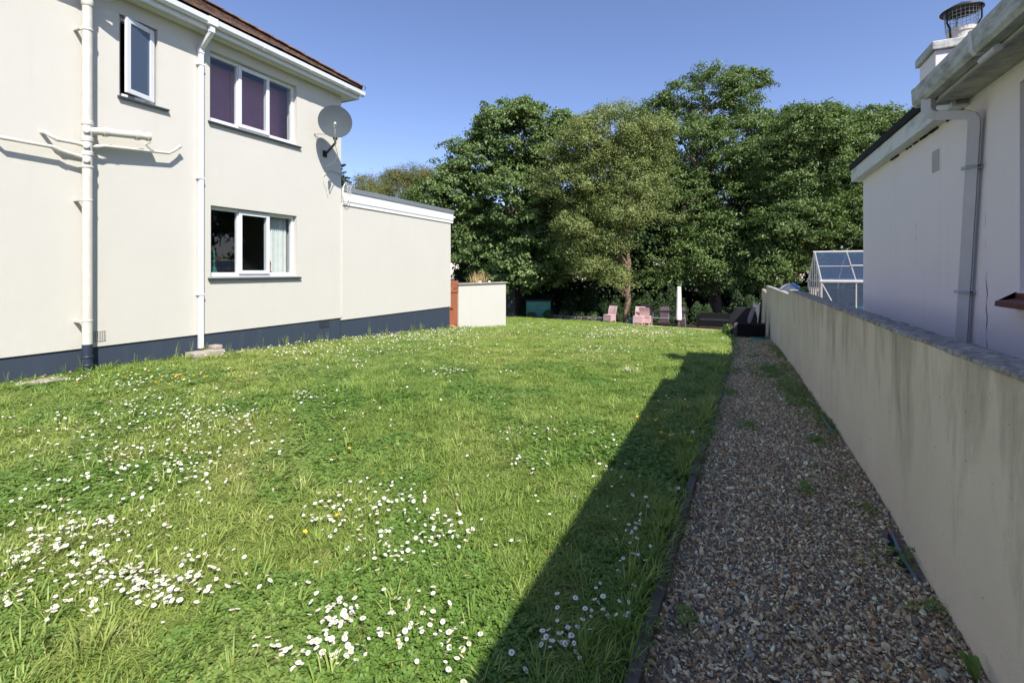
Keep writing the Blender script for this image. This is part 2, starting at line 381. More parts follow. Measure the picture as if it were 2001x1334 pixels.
def gravel_mat():
    m, nt, b, o = new_mat('flint_stone')
    oi = N(nt, 'ShaderNodeObjectInfo')
    r = ramp(nt, [(0, (0.501, 0.369, 0.192)), (.15, (0.695, 0.548, 0.315)), (.29, (0.361, 0.210, 0.087)), (.38, (0.855, 0.712, 0.438)), (.50, (0.431, 0.343, 0.210)), (.62, (0.557, 0.312, 0.128)),
                  (.69, (0.209, 0.179, 0.123)), (.78, (0.612, 0.510, 0.328)), (.87, (0.855, 0.900, 0.620)), (.93, (0.361, 0.343, 0.274))], 'CONSTANT')
    nt.links.new(oi.outputs['Random'], r.inputs[0]); n = noise(nt, 55, 4, .65)
    l = ramp(nt, [(.35, (.62,.62,.62)), (.7, (1.15,1.15,1.15))]); nt.links.new(n.outputs['Fac'], l.inputs[0])
    nt.links.new(mix(nt, 1.0, r.outputs[0], l.outputs[0], 'MULTIPLY'), b.inputs['Base Color'])
    b.inputs['Roughness'].default_value = .55; return m
M['stone'] = gravel_mat()
def gravel_bed():
    m, nt, b, o = new_mat('gravel_bed'); v = N(nt, 'ShaderNodeTexVoronoi'); v.inputs['Scale'].default_value = 55
    g = N(nt, 'ShaderNodeNewGeometry'); nt.links.new(g.outputs['Position'], v.inputs['Vector'])
    sp = N(nt, 'ShaderNodeSeparateColor'); nt.links.new(v.outputs['Color'], sp.inputs[0])
    r = ramp(nt, [(0, (.15, .11, .075)), (.4, (.26, .19, .135)), (.7, (.15, .10, .065)), (1, (.36, .29, .21))]); nt.links.new(sp.outputs[0], r.inputs[0])
    nt.links.new(r.outputs[0], b.inputs['Base Color']); b.inputs['Roughness'].default_value = .9
    bump(nt, b, v.outputs['Distance'], .8, .02); return m
M['gravel_bed'] = gravel_bed()
def lawn_mat():
    m, nt, b, o = new_mat('lawn_thatch'); n = noise(nt, 18, 6, .7)
    r = ramp(nt, [(.3, (.085, .115, .028)), (.55, (.16, .20, .05)), (.75, (.28, .235, .11))]); nt.links.new(n.outputs['Fac'], r.inputs[0])
    nt.links.new(r.outputs[0], b.inputs['Base Color']); b.inputs['Roughness'].default_value = 1; n2 = noise(nt, 90, 4); bump(nt, b, n2.outputs['Fac'], 1, .03); return m
M['lawn'] = lawn_mat()
M['board'] = dirty('grey_timber', (.115, .098, .082), (.055, .050, .040), (20, 2, 20), .4, .7, .85)

# ================================================================== THE SETTING
def strip(name, ys, xl, xr, dz, mat, nx=1, zf=zg):
    b = MB(); vs = []; fs = []
    for y in ys:
        a, c = xl(y), xr(y)
        for i in range(nx+1): vs.append((a + (c-a)*i/nx, y, zf(y) + dz))
    k = nx+1
    for j in range(len(ys)-1):
        for i in range(nx): fs.append((j*k+i, j*k+i+1, (j+1)*k+i+1, (j+1)*k+i))
    return tag(b.add(vs, fs).build(name, mat, fix=False), kind='structure')
LBY = [21.0, 22.3, 23.0, 25.5, 27.2]; LBX = [0., -2.4, -4.3, -5.6, -12.5]
def lawn_xr(y): return float(edge_x(y)) - .05 if y < 21.0 else float(np.interp(y, LBY, LBX))
def lawn_xl(y): return -8.0 if y < 12.7 else -17.0
ground = strip('ground', [-60, -20, 0, 4, 8.5, 13, 26, 34, 60, 90, 400], lambda y: -300, lambda y: 300, -.02, M['soil'])
lawn = strip('lawn', [-3, 0, 2, 4, 6, 8.5, 10, 12.69, 12.7, 16, 20, 21.0, 21.6, 22.3, 23.0, 24.2, 25.5, 26.5, 27.2], lawn_xl, lawn_xr, -.004, M['lawn'])
path = strip('gravel_path', [-3, 0, 1.7, 2.54, 4, 4.36, 6, 7.4, 8.5, 10, 13, 16.5, 20.5, 23], lambda y: float(edge_x(y)) - .01, lambda y: wall_x(y) + .02, -.006, M['gravel_bed'])
sand = strip('sandy_patio', [21.0, 21.6, 22.3, 23.0, 23.6, 24.3, 25.0, 25.8], lambda y: max(float(np.interp(y, LBY, LBX)), -5.4) + .02, lambda y: min(1.0, float(np.interp(y - 1.5, LBY, LBX)) + .6), -.006, M['sand'])
side_yard = strip('side_yard', [-3, 4, 8.5, 13, 26], lambda y: wall_x(y) + .1, lambda y: 14., -.008, M['concrete'])

# ================================================================== LEFT HOUSE (cream render, navy plinth, hipped clay roof)
HX0 = -8.0
house = thing('rendered_house', 'two-storey cream rendered house with navy plinth and brown tiled hipped roof', 'house', (HX0, 5.0, 0))
def holed_wall(name, x0, x1, ya, yb, za, zb, holes, mat, parent):
    ys = sorted({ya, yb, *[h[0] for h in holes], *[h[1] for h in holes]}); zs = sorted({za, zb, *[h[2] for h in holes], *[h[3] for h in holes]})
    b = MB()
    def inside(y, z): return any(h[0] < y < h[1] and h[2] < z < h[3] for h in holes)
    for i in range(len(ys)-1):
        for j in range(len(zs)-1):
            if inside((ys[i]+ys[i+1])/2, (zs[j]+zs[j+1])/2): continue
            for x in (x0, x1): b.add([(x, ys[i], zs[j]), (x, ys[i+1], zs[j]), (x, ys[i+1], zs[j+1]), (x, ys[i], zs[j+1])], [(0, 1, 2, 3)])
    for (a, c, d, e) in list(holes) + [(ya, yb, za, zb)]:
        b.add([(x0,a,d),(x1,a,d),(x1,a,e),(x0,a,e)], [(0,1,2,3)]); b.add([(x0,c,d),(x1,c,d),(x1,c,e),(x0,c,e)], [(0,1,2,3)])
        b.add([(x0,a,d),(x1,a,d),(x1,c,d),(x0,c,d)], [(0,1,2,3)]); b.add([(x0,a,e),(x1,a,e),(x1,c,e),(x0,c,e)], [(0,1,2,3)])
    o = b.build(name, mat, parent, fix=False)
    bm = bmesh.new(); bm.from_mesh(o.data); bmesh.ops.remove_doubles(bm, verts=bm.verts, dist=1e-4)
    bmesh.ops.recalc_face_normals(bm, faces=bm.faces); bm.to_mesh(o.data); bm.free(); return o
W1 = (3.83, 4.335, 3.93, 5.10); W2 = (5.135, 6.90, 3.945, 5.135); W3 = (5.15, 6.90, 1.30, 2.515)
holed_wall('wall', -8.0, -8.28, -4.0, 8.1, .355, 5.36, [W1, W2, W3], M['cream'], house)
MB().box(-16, -8.3, 7.8, 8.097, .355, 5.36).build('end_wall', M['cream'], house)
MB().box(-16, -15.7, -4, 7.79, -.3, 5.36).build('rear_wall', M['cream'], house)
MB().box(-15.69, -8.29, -4, -3.7, -.3, 5.36).build('far_end_wall', M['cream'], house)
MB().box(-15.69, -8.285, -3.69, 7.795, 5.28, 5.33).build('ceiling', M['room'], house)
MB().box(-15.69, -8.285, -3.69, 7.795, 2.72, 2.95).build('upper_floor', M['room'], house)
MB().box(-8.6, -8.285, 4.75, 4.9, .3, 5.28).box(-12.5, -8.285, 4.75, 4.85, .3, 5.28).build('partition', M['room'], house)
# plinth: render band edge casts a thin lip of shade on the recessed navy base
MB().box(-8.28, -8.022, -4.0, 8.09, -.6, .352).build('plinth', M['navy'], house)
# joint bead between house and annexe
MB().tube([(-7.996, 8.10, .36), (-7.996, 8.104, 2.90)], .010, 6).build('joint_bead', M['cream_pvc'], house)
# small vents
def air_brick(y0, y1, z0, z1, x, mat, mat2, parent, nm='air_brick', rows=5, cols=7, s=1):
    o = MB().box(x-.012*s, x+.006*s, y0, y1, z0, z1).build(nm, mat, parent)
    b = MB()
    for i in range(cols):
        for j in range(rows):
            cy = y0 + (y1-y0)*(i+.5)/cols; cz = z0 + (z1-z0)*(j+.5)/rows; w = (y1-y0)/cols*.27; h = (z1-z0)/rows*.27
            b.add([(x+.0085*s, cy-w, cz-h), (x+.0085*s, cy+w, cz-h), (x+.0085*s, cy+w, cz+h), (x+.0085*s, cy-w, cz+h)], [(0,1,2,3)])
    b.build('vent_hole', M['crack'], o); return o
air_brick(3.475, 3.665, .42, .575, -8.0, M['cream'], None, house)
air_brick(7.49, 7.775, .19, .325, -8.018, M['slate'], None, house)

# windows ------------------------------------------------------------
def bar_frame(b, x0, x1, y0, y1, z0, z1, w, wb=None):
    wb = wb or w
    b.box(x0, x1, y0, y0+w, z0, z1); b.box(x0, x1, y1-w, y1, z0, z1)
    b.box(x0, x1, y0+w, y1-w, z1-w, z1); b.box(x0, x1, y0+w, y1-w, z0, z0+wb)
def triple(y0, y1, z0, z1, parent):
    xf, xb = -8.085, -8.155
    b = MB(); w = .058
    bar_frame(b, xb, xf, y0+.003, y1-.003, z0+.003, z1-.003, w, .075)
    L = (y1-y0); m1 = y0 + L*.325; m2 = y0 + L*.662
    for m in (m1, m2): b.box(xb, xf, m-.035, m+.035, z0+.078, z1-.061)
    win = b.build('window', M['white_pvc'], parent, bevel=.004)
    # opening casement in the middle, proud of the frame
    sb = MB(); bar_frame(sb, xf+.002, xf+.030, m1-.018, m2+.018, z0+.052, z1-.035, .062)
    sb.build('casement', M['white_pvc'], win, bevel=.006)
    for (a, c, d, e, x) in ((y0+w, m1-.035, z0+.075, z1-w, xf-.03), (m2+.035, y1-w, z0+.075, z1-w, xf-.03), (m1+.044, m2-.044, z0+.114, z1-.097, xf+.012)):
        MB().add([(x,a,d),(x,c,d),(x,c,e),(x,a,e)], [(0,1,2,3)]).build('pane', M['glass'], win, fix=False)
    return win
def sill(y0, y1, z, parent, slope=True):
    b = MB(); x0, x1 = -8.10, -7.945
    b.prism([(x0, z-.012), (x0, z+.022), (x1, z-.006), (x1, z-.034), (x1-.02, z-.034)], 'y', y0, y1)
    return b.build('window_sill', M['slate'], parent, bevel=.003)
triple(W2[0], W2[1], W2[2], W2[3], house); sill(5.10, 6.975, 3.93, house)
triple(W3[0], W3[1], W3[2], W3[3], house); sill(5.10, 6.975, 1.285, house)
# small window, casement open
b = MB(); bar_frame(b, -8.155, -8.085, W1[0]+.003, W1[1]-.003, W1[2]+.003, W1[3]-.003, .05, .06)
w1 = b.build('window', M['white_pvc'], house, bevel=.004); sill(3.805, 4.475, 3.918, house)
b = MB(); Lw = .455; bar_frame(b, -.02, .02, -Lw, 0, 3.975, 5.065, .068)
sash = b.build('casement', M['white_pvc'], w1, local=True, bevel=.006)
pn = MB().add([(0,-Lw+.068,4.043),(0,-.068,4.043),(0,-.068,4.997),(0,-Lw+.068,4.997)], [(0,1,2,3)]).build('pane', M['obscure'], sash, local=True, fix=False)
sash.location = (-.055, W1[1]-.030-5.0, 0); sash.rotation_euler = (0, 0, math.radians(17))
# rooms behind the glass
MB().box(-8.30, -8.16, 4.95, 7.1, 1.20, 1.285).build('window_board', M['offwhite'], house)
# blinds hanging behind the upper panes
for (a, c) in ((5.0, 5.78), (5.79, 6.53), (6.54, 7.3)):
    bl = MB(); z = 4.02
    while z < 5.08:
        bl.add([(-8.435, a, z), (-8.435, c, z), (-8.420, c, z+.020), (-8.420, a, z+.020)], [(0,1,2,3)]); z += .0205
    bl.build('blind', M['blind'], house, fix=False)
# curtain, decanters and bits on the lower window board
b = MB(); n = 60; vs = []
for i in range(n+1):
    y = 6.44 + .40*i/n; x = -8.235 + .020*math.sin(i*.95) + .010*math.sin(i*2.3)
    for z in (1.32, 1.9, 2.5): vs.append((x, y, z))
fs = [(i*3+j, i*3+3+j, i*3+4+j, i*3+1+j) for i in range(n) for j in range(2)]
tag(b.add(vs, fs).build('curtain', M['curtain'], smooth=True, fix=False), 'white sheer curtain gathered at the right side of the downstairs window', 'curtain')
def decanter(y, h, mat, lab):
    p = [(.0, 0), (.075, 0), (.085, .03), (.078, .07), (.045, .13), (.02, .17), (.017, .25), (.025, .262), (.017, .275), (.013, .30), (.026, .335), (.028, .36), (.014, .40), (.006, .45), (.001, .47)]
    k = h/.47
    return tag(MB().lathe([(r*max(.9, k*.85), z*k) for r, z in p], (-8.225, y, 1.2865), 20).build('glass_decanter', mat, smooth=True), lab, 'decanter')
decanter(5.355, .50, M['green_glass'], 'tall green glass decanter with pointed stopper on the downstairs window board')
decanter(6.455, .36, M['amber_glass'], 'amber glass decanter with pointed stopper beside the white curtain')
tag(MB().lathe([(.0, 0), (.024, 0), (.024, .27), (.006, .275), (.004, .30)], (-8.22, 5.185, 1.2865), 12).build('pillar_candle', M['offwhite'], smooth=True), 'white pillar candle at the left edge of the downstairs window', 'candle')
pp = thing('potted_plant', 'tiny green plant in a white pot in the downstairs window corner', 'plant', (-8.215, 6.74, 1.2865))
MB().lathe([(0, 0), (.028, 0), (.036, .05), (.030, .05), (.0, .045)], (-8.215, 6.74, 1.2865), 12).build('pot', M['offwhite'], pp, smooth=True)
b = MB(); rnd = random.Random(3)
for i in range(16):
    a = rnd.uniform(0, 6.28); l = rnd.uniform(.04, .08); c = Vector((-8.215, 6.74, 1.335)); d = Vector((math.cos(a), math.sin(a), rnd.uniform(.3, 1.4))).normalized()*l; w = Vector((-math.sin(a), math.cos(a), 0))*.012
    b.add([c, c+d*.5+w, c+d, c+d*.5-w], [(0,1,2,3)])
b.build('leaf', M['clover'], pp, fix=False)

# soil stack and waste pipes -----------------------------------------
SY = 3.40; SXp = -7.87
stack = MB().tube([(SXp, SY, .42), (SXp, SY, 5.02)], .056, 24).build('soil_pipe', M['cream_pvc'], house, smooth=True)
MB().tube([(SXp, SY, -.05), (SXp, SY, .418)], .0585, 24).build('pipe_base', M['navy_pipe'], stack, smooth=True)
# offset bend that carries the vent pipe out round the gutter
MB().tube([(SXp, SY, 5.0), (SXp, SY, 5.06), (SXp+.05, SY+.01, 5.14), (SXp+.33, SY+.02, 5.40), (SXp+.38, SY+.02, 5.47), (SXp+.38, SY+.02, 6.3)], .056, 24).build('vent_bend', M['cream_pvc'], stack, smooth=True)
def collar(z, r=.066, h=.06, m='cream_pvc', nm='collar'):
    MB().tube([(SXp, SY, z-h/2), (SXp, SY, z-h/2+.008), (SXp, SY, z+h/2-.008), (SXp, SY, z+h/2)], [r*.93, r, r, r*.93], 24).build(nm, M[m], stack, smooth=True)
for z in (5.00, 4.64, 3.40, 3.375, 3.18, 3.155, 2.99, 2.965, 2.80): collar(z, h=.035 if z < 4.9 else .09)
for z in (.25, .14, .05): collar(z, .067, .03, 'navy_pipe')
for z in (3.28, 3.075, 2.885):                                   # round inspection bosses
    MB().tube([(SXp+.02, SY-.02, z), (SXp+.075, SY-.045, z)], .036, 16).build('boss', M['cream_pvc'], stack, smooth=True)
    MB().tube([(SXp+.0755, SY-.0453, z), (SXp+.078, SY-.0465, z)], .022, 12).build('boss_cap', M['offwhite'], stack, smooth=True)
for z in (4.63, 2.35, .735):
    MB().box(-7.998, SXp+.01, SY-.098, SY-.060, z-.016, z+.016).build('bracket', M['cream_pvc'], stack)
    collar(z, .061, .028, nm='clip')
def pipe(path, r, joints=(), nm='waste_pipe'):
    o = MB().tube(path, r, 14).build(nm, M['cream_pvc'], house, smooth=True)
    for (p, q) in joints: MB().tube([p, q], r*1.25, 14).build('coupling', M['cream_pvc'], o, smooth=True)
    return o
pipe([(SXp+.01, SY+.03, 3.29), (-7.82, 3.55, 3.305), (-7.80, 4.10, 3.375)], .052, [((-7.817, 3.55, 3.306), (-7.814, 3.60, 3.313)), ((-7.805, 3.93, 3.354), (-7.803, 3.985, 3.361)), ((-7.80, 4.075, 3.372), (-7.799, 4.115, 3.377))])
pipe([(SXp, SY+.04, 3.085), (-7.87, 3.52, 3.10), (-7.87, 3.58, 3.125), (-7.87, 3.66, 3.135), (-7.88, 4.42, 3.215), (-7.89, 4.50, 3.27), (-7.90, 4.60, 3.365)], .0215, [((-7.87, 3.67, 3.136), (-7.87, 3.71, 3.14)), ((-7.87, 3.49, 3.096), (-7.87, 3.53, 3.105)), ((-7.898, 4.575, 3.34), (-7.90, 4.605, 3.37))])
pipe([(SXp, SY-.04, 3.09), (-7.87, 3.09, 3.09), (-7.88, 3.03, 3.12), (-7.93, 2.99, 3.165), (-8.0, 2.98, 3.17)], .024, [((-7.87, 3.30, 3.09), (-7.87, 3.34, 3.09)), ((-7.87, 3.075, 3.093), (-7.87, 3.11, 3.09))])
pipe([(SXp, SY-.04, 2.915), (-7.87, 3.12, 2.955), (-7.87, 3.05, 2.985), (-7.88, 2.56, 2.985), (-7.90, 2.50, 3.03), (-7.99, 2.48, 3.05)], .024, [((-7.87, 3.28, 2.93), (-7.87, 3.33, 2.923)), ((-7.87, 3.06, 2.98), (-7.87, 3.12, 2.953))])
pipe([(-8.0, 4.17, 3.30), (-7.90, 4.19, 3.335)], .008, nm='overflow_pipe')

# gutter, fascia, soffit, downpipe ------------------------------------
EZ = 5.33
MB().box(-8.3, -7.755, -4.3, 8.37, EZ, EZ+.02).build('soffit', M['soffit'], house)
b = MB()
for k in range(260):
    y = 3.2 + k*.02
    if y > 8.2: break
    b.add([(-7.86, y, EZ-.0015), (-7.845, y, EZ-.0015), (-7.845, y+.011, EZ-.0015), (-7.86, y+.011, EZ-.0015)], [(0,1,2,3)])
b.build('soffit_vent_slot', M['crack'], house, fix=False)
MB().box(-7.754, -7.735, -4.3, 8.39, EZ-.02, EZ+.17).box(-16, -7.754, 8.371, 8.39, EZ-.02, EZ+.17).build('fascia', M['white_pvc'], house)
GP = [(.0, .105), (.0, .02), (.018, .0), (.075, .0), (.098, .03), (.108, .105), (.100, .105), (.091, .035), (.072, .009), (.02, .009), (.009, .025), (.009, .105)]
gut = MB().prism([(-7.733 + x, EZ+.055 + z) for x, z in GP], 'y', -4.3, 8.46).build('gutter', M['white_pvc'], house, smooth=False)
MB().prism([(-7.735 + x*1.03, EZ+.052 + z*1.04) for x, z in GP[:6]], 'y', 8.461, 8.468).build('end_cap', M['white_pvc'], gut)
for y in (1.2, 2.2, 3.1, 4.02, 5.9, 6.95, 7.9, 8.36):
    MB().prism([(-7.7345 + x*1.06 - .002, EZ+.048 + z*1.05) for x, z in GP[:6]], 'y', y-.02, y+.02).build('gutter_bracket', M['white_pvc'], gut)
DY = 4.955
dp = MB().box(-7.985, -7.92, DY-.0325, DY+.0325, .13, 5.02).build('downpipe', M['white_pvc'], house, bevel=.005)
MB().obox((-7.80, DY, 5.175), .385, .063, .063, ry=math.radians(-38)).build('swan_neck', M['white_pvc'], dp, bevel=.005)
MB().box(-7.735, -7.617, DY-.075, DY+.075, EZ+.045, EZ+.168).box(-7.71, -7.64, DY-.038, DY+.038, EZ-.06, EZ+.045).build('outlet', M['white_pvc'], dp, bevel=.004)
MB().box(-7.99, -7.912, DY-.040, DY+.040, 4.985, 5.065).build('shoe_joint', M['white_pvc'], dp, bevel=.004)
for z in (4.80, 2.93, 1.02):
    MB().box(-7.999, -7.913, DY-.055, DY+.042, z-.014, z+.014).build('clip', M['white_pvc'], dp, bevel=.003)

# hipped roof with real tiles
PIT = math.radians(32); TX0, TY1, TZ0 = -7.665, 8.43, EZ+.195
roof = MB()
RT = 4.2
roof.add([(TX0, -4.4, TZ0), (TX0, TY1, TZ0), (TX0-RT, TY1-RT, TZ0+RT*math.tan(PIT)), (TX0-RT, -4.4, TZ0+RT*math.tan(PIT))], [(0,1,2,3)])
roof.add([(TX0, TY1, TZ0), (TX0-2*RT, TY1, TZ0), (TX0-RT, TY1-RT, TZ0+RT*math.tan(PIT))], [(0,1,2)])
roof.add([(TX0-2*RT, -4.4, TZ0), (TX0-2*RT, TY1, TZ0), (TX0-RT, TY1-RT, TZ0+RT*math.tan(PIT)), (TX0-RT, -4.4, TZ0+RT*math.tan(PIT))], [(0,1,2,3)])
roof_o = roof.build('roof', M['tile'], house, fix=False)
tm = MB().box(-.135, .135, -.0815, .0815, -.006, .006); to = tm.build('tile', M['tile'], roof_o, local=True, bevel=.002)
tme = to.data; bpy.data.objects.remove(to)
rnd = random.Random(5); rest = MB(); cnt = 0; hloc = Vector(house.location)
tiles = []
for c in range(30):
    sdist = .10 + c*.10
    for k in range(80):
        y = TY1 - .02 - .0815 - k*.166 - (.083 if c % 2 else 0)
        if y > TY1 - sdist*math.cos(PIT) - .05 or y < 1.0: continue
        tiles.append((c, sdist, y))
tiles.sort(key=lambda t: (t[1]*1.4 + max(0, 8.4-t[2])*.16))
for (c, sd, y) in tiles:
    p = Vector((TX0 - sd*math.cos(PIT) + .02, y, TZ0 + sd*math.sin(PIT) + .020 + rnd.uniform(-.003, .003)))
    rot = (rnd.uniform(-.012, .012), PIT - .045 + rnd.uniform(-.012, .012), rnd.uniform(-.012, .012))
    if cnt < 290:
        o = bpy.data.objects.new('tile', tme); COL.objects.link(o); o.parent = roof_o; o.location = p - hloc; o.rotation_euler = rot; cnt += 1
    else: rest.obox(p, .27, .163, .012, rz=rot[2], ry=rot[1], rx=rot[0])
tag(rest.build('tile_field', M['tile'], roof_o, fix=False), kind='stuff')
hd = Vector((-1, -1, math.tan(PIT))); hdn = hd.normalized()
for k in range(13):
    a = Vector((TX0, TY1, TZ0+.045)) + hdn*(.02 + k*.335); e = a + hdn*.345
    side = Vector((1, -1, 0)).normalized(); up = side.cross(hdn).normalized(); up = up if up.z > 0 else -up
    vs = []
    for q, lift in ((a, .012), (e, 0.0)):
        for w in (-1, -.6, 0, .6, 1): vs.append(q + side*(w*.12) + up*(lift + .05*(1-w*w)))
        for w in (1, .6, 0, -.6, -1): vs.append(q + side*(w*.105) + up*(lift - .016 + .045*(1-w*w)))
    fs = [(i, (i+1) % 10, 10+(i+1) % 10, 10+i) for i in range(10)] + [tuple(range(9, -1, -1)), tuple(range(10, 20))]
    MB().add(vs, fs).build('hip_tile', M['tile'], roof_o)
MB().tube([(TX0+.03, TY1+.02, TZ0+.02), (TX0+.05, TY1+.04, TZ0+.06), (TX0+.03, TY1+.02, TZ0+.10)], .008, 6).build('hip_iron', M['black_metal'], roof_o)

# concrete gully at the foot of the downpipe, slab in the grass
g = MB(); g.box(-7.985, -7.72, 4.72, 5.22, -.12, .10).box(-7.985, -7.80, 5.09, 5.23, .101, .165)
gl = g.build('gully_surround', M['concrete'], bevel=.02); tag(gl, 'worn concrete gully surround at the foot of the white downpipe', 'gully')
tag(MB().obox((-7.70, 2.87, .030), .26, .42, .06, rz=.15).build('concrete_slab', M['concrete'], bevel=.012), 'flat concrete slab half buried in the grass beside the navy plinth', 'slab')

# ------------------------------------------------------------------ flat-roofed annexe
ann = thing('flat_roof_annexe', 'single-storey cream flat-roofed annexe with navy plinth joined to the house', 'annexe', (-8, 10.4, -.2))
MB().box(-13, -8.003, 8.108, 12.69, .30, 2.93).build('wall', M['cream'], ann)
MB().box(-12.99, -8.028, 8.112, 12.67, -.9, .298).build('plinth', M['navy'], ann)
fa = MB().box(-8.0025, -7.965, 8.112, 12.79, 2.985, 3.20).build('fascia', M['white_pvc'], ann)
MB().box(-8.0, -7.978, 8.113, 12.79, 2.90, 2.984).build('drip_board', M['offwhite'], fa)
for y in (9.0, 10.45, 12.05):
    MB().tube([(-7.9648, y, 3.10), (-7.962, y, 3.10)], .032, 14).build('cover_cap', M['soffit'], fa)
b = MB()
for k in range(9): b.tube([(-7.9775, 8.6+k*.47, 2.965), (-7.975, 8.6+k*.47, 2.965)], .009, 8)
b.build('screw_head', M['stain_line'], fa)
MB().box(-13.05, -7.945, 8.113, 12.82, 3.2005, 3.31).build('roof_edge', M['galv'], ann, bevel=.006)
MB().box(-13.0, -7.99, 8.12, 12.78, 2.94, 2.98).build('roof_deck', M['felt'], ann)
MB().box(-7.97, -7.93, 12.80, 12.84, 3.07, 3.12).build('drip_nozzle', M['offwhite'], ann)

# looped cables at the corner
cb = thing('cable_loop', 'loops of white aerial cable hanging at the annexe roof corner', 'cable', (-7.95, 8.2, 3.1))
for (dy, w, h) in ((.0, .055, .30), (.03, .09, .26), (.06, .12, .33)):
    pth = []
    for k in range(19):
        a = math.pi*2*k/18; pth.append((-7.93 + .01*math.sin(a), 8.165 + dy*.6 + w*math.sin(a), 3.17 + h*.75*math.cos(a) - dy*.3))
    MB().tube(pth, .0055, 6, cap=False).build('loop', M['cable'], cb, smooth=True)
MB().tube([(-7.99, 8.07, 3.6), (-7.96, 8.14, 3.44), (-7.95, 8.30, 3.36), (-8.05, 8.5, 3.33)], .005, 6).build('lead', M['cable'], cb)
MB().tube([(-7.985, 8.11, 3.3), (-7.985, 8.115, 2.9), (-7.985, 8.115, .4)], .006, 6).build('drop_cable', M['cable'], cb)

# ------------------------------------------------------------------ satellite dish
dish = thing('satellite_dish', 'grey satellite dish on a bent black arm fixed to the cream wall', 'satellite dish', (-7.45, 7.38, 4.49))
dn = Vector((.70, -.70, .12)).normalized(); da = Vector((0,0,1)).cross(dn).normalized(); db = dn.cross(da)
dc = Vector((-7.45, 7.38, 4.49)); vs = []; fs = []; rings, seg = 8, 40
for side in (0, 1):
    for i in range(rings+1):
        r = .335*i/rings
        for j in range(seg):
            w = 2*math.pi*j/seg; vs.append(dc + da*(r*math.cos(w)) + db*(r*1.04*math.sin(w)) + dn*(.075*((i/rings)**2 - 1) + (.006 if side == 0 else -.006)))
B0 = (rings+1)*seg
for i in range(rings):
    for j in range(seg):
        q = (i*seg+j, i*seg+(j+1) % seg, (i+1)*seg+(j+1) % seg, (i+1)*seg+j)
        fs += [q, tuple(B0+t for t in reversed(q))]
for j in range(seg): fs.append((rings*seg+j, rings*seg+(j+1) % seg, B0+rings*seg+(j+1) % seg, B0+rings*seg+j))
MB().add(vs, fs).build('reflector', M['dish'], dish, smooth=True, fix=False)
b = MB()
for t in (-.03, .045): b.tube([dc + da*t + db*-.02 - dn*.067, dc + da*t + db*-.02 - dn*.060], .007, 8)
b.build('bolt', M['black_metal'], dish)
foot = dc + db*-.34 + dn*-.02; tip = dc + dn*.36 + db*-.20
MB().tube([foot - dn*.10, foot + dn*.02, tip - dn*.06], .014, 8).build('feed_arm', M['galv'], dish)
MB().tube([tip + db*-.01 + dn*.06, tip, tip - dn*.05, tip - dn*.11], [.020, .020, .034, .036], 14).build('receiver', M['lnb'], dish, smooth=True)
MB().obox(dc - dn*.10 + db*-.28, .09, .09, .12, rz=.78).build('back_clamp', M['black_metal'], dish)
pf = Vector((-7.985, 7.62, 3.93)); pm = dc - dn*.12 + db*-.42
MB().tube([pf, pf + Vector((.08, -.02, .02)), pm, pm + Vector((0, 0, .10)), dc - dn*.12 + db*-.22], .024, 10).build('mast_arm', M['black_metal'], dish, smooth=True)
MB().box(-7.999, -7.975, 7.57, 7.67, 3.86, 4.0).build('wall_plate', M['black_metal'], dish)
MB().tube([(-7.995, 7.33, 4.29), dc - dn*.1 + db*-.25], .006, 6).build('stay_rod', M['galv'], dish)
MB().tube([(-7.995, 7.33, 4.29), pf + Vector((.02, 0, .2))], .005, 6).build('stay_wire', M['galv'], dish)
cab = [tip - db*.03, tip - db*.20 - dn*.08, foot - db*.18 + dn*.06, Vector((-7.62, 7.62, 3.88)), Vector((-7.75, 7.66, 3.74)), Vector((-7.95, 7.62, 3.66)), Vector((-7.985, 7.66, 3.58)), Vector((-7.985, 7.70, 3.56))]
MB().tube(cab, .007, 6).build('cable', M['cable'], dish, smooth=True)
MB().tube([(-7.985, 7.70, 3.56), (-7.985, 7.80, 3.60), (-7.985, 8.0, 3.575), (-7.985, 8.09, 3.56)], .0065, 6).build('wall_cable', M['stain_line'], dish, smooth=True)
MB().tube([(-7.985, 7.70, 3.56), (-7.98, 7.56, 3.44), (-7.98, 7.585, 3.28), (-7.985, 7.66, 3.17), (-7.985, 7.70, 3.02)], .006, 6).build('hanging_lead', M['cable'], dish, smooth=True)
MB().add([(-7.9975, 7.335, 4.27), (-7.9975, 7.37, 4.27), (-7.9975, 7.36, 3.9), (-7.9975, 7.345, 3.9)], [(0,1,2,3)])

# ------------------------------------------------------------------ gate, planter wall, threshold tile
gt = thing('wooden_gate', 'red-brown stained plank gate between annexe and white planter wall', 'gate', (-8.25, 13.1, zg(13.1)))
zb = zg(13.1) + .06
for k in range(7):
    y = 12.73 + k*.112
    MB().box(-8.27, -8.248, y, y+.106, zb, zb+1.06).build('plank', M['gate'], gt, bevel=.004)
for z in (zb+1.075, zb+1.215, zb+1.34):
    MB().box(-8.265, -8.228, 12.70, 13.52, z, z+.118).build('top_board', M['gate'], gt, bevel=.004)
MB().box(-8.247, -8.225, 13.02, 13.20, zb+.55, zb+.57).build('latch', M['black_metal'], gt)
tag(MB().obox((-8.02, 12.98, zg(12.95)+.05), .34, .22, .03, rz=.25, ry=.25).build('tile_slab', M['terracotta'], bevel=.004), 'loose terracotta slab lying at the foot of the red-brown gate', 'slab')
pl = thing('planter_wall', 'white rendered raised planter with grey coping beyond the annexe', 'planter', (-8.0, 14.8, zg(14.8)))
b = MB(); P0 = Vector((-8.21, 13.52, 0)); P1 = Vector((-7.77, 16.2, 0)); nn = Vector((P1.y-P0.y, P0.x-P1.x, 0)).normalized()
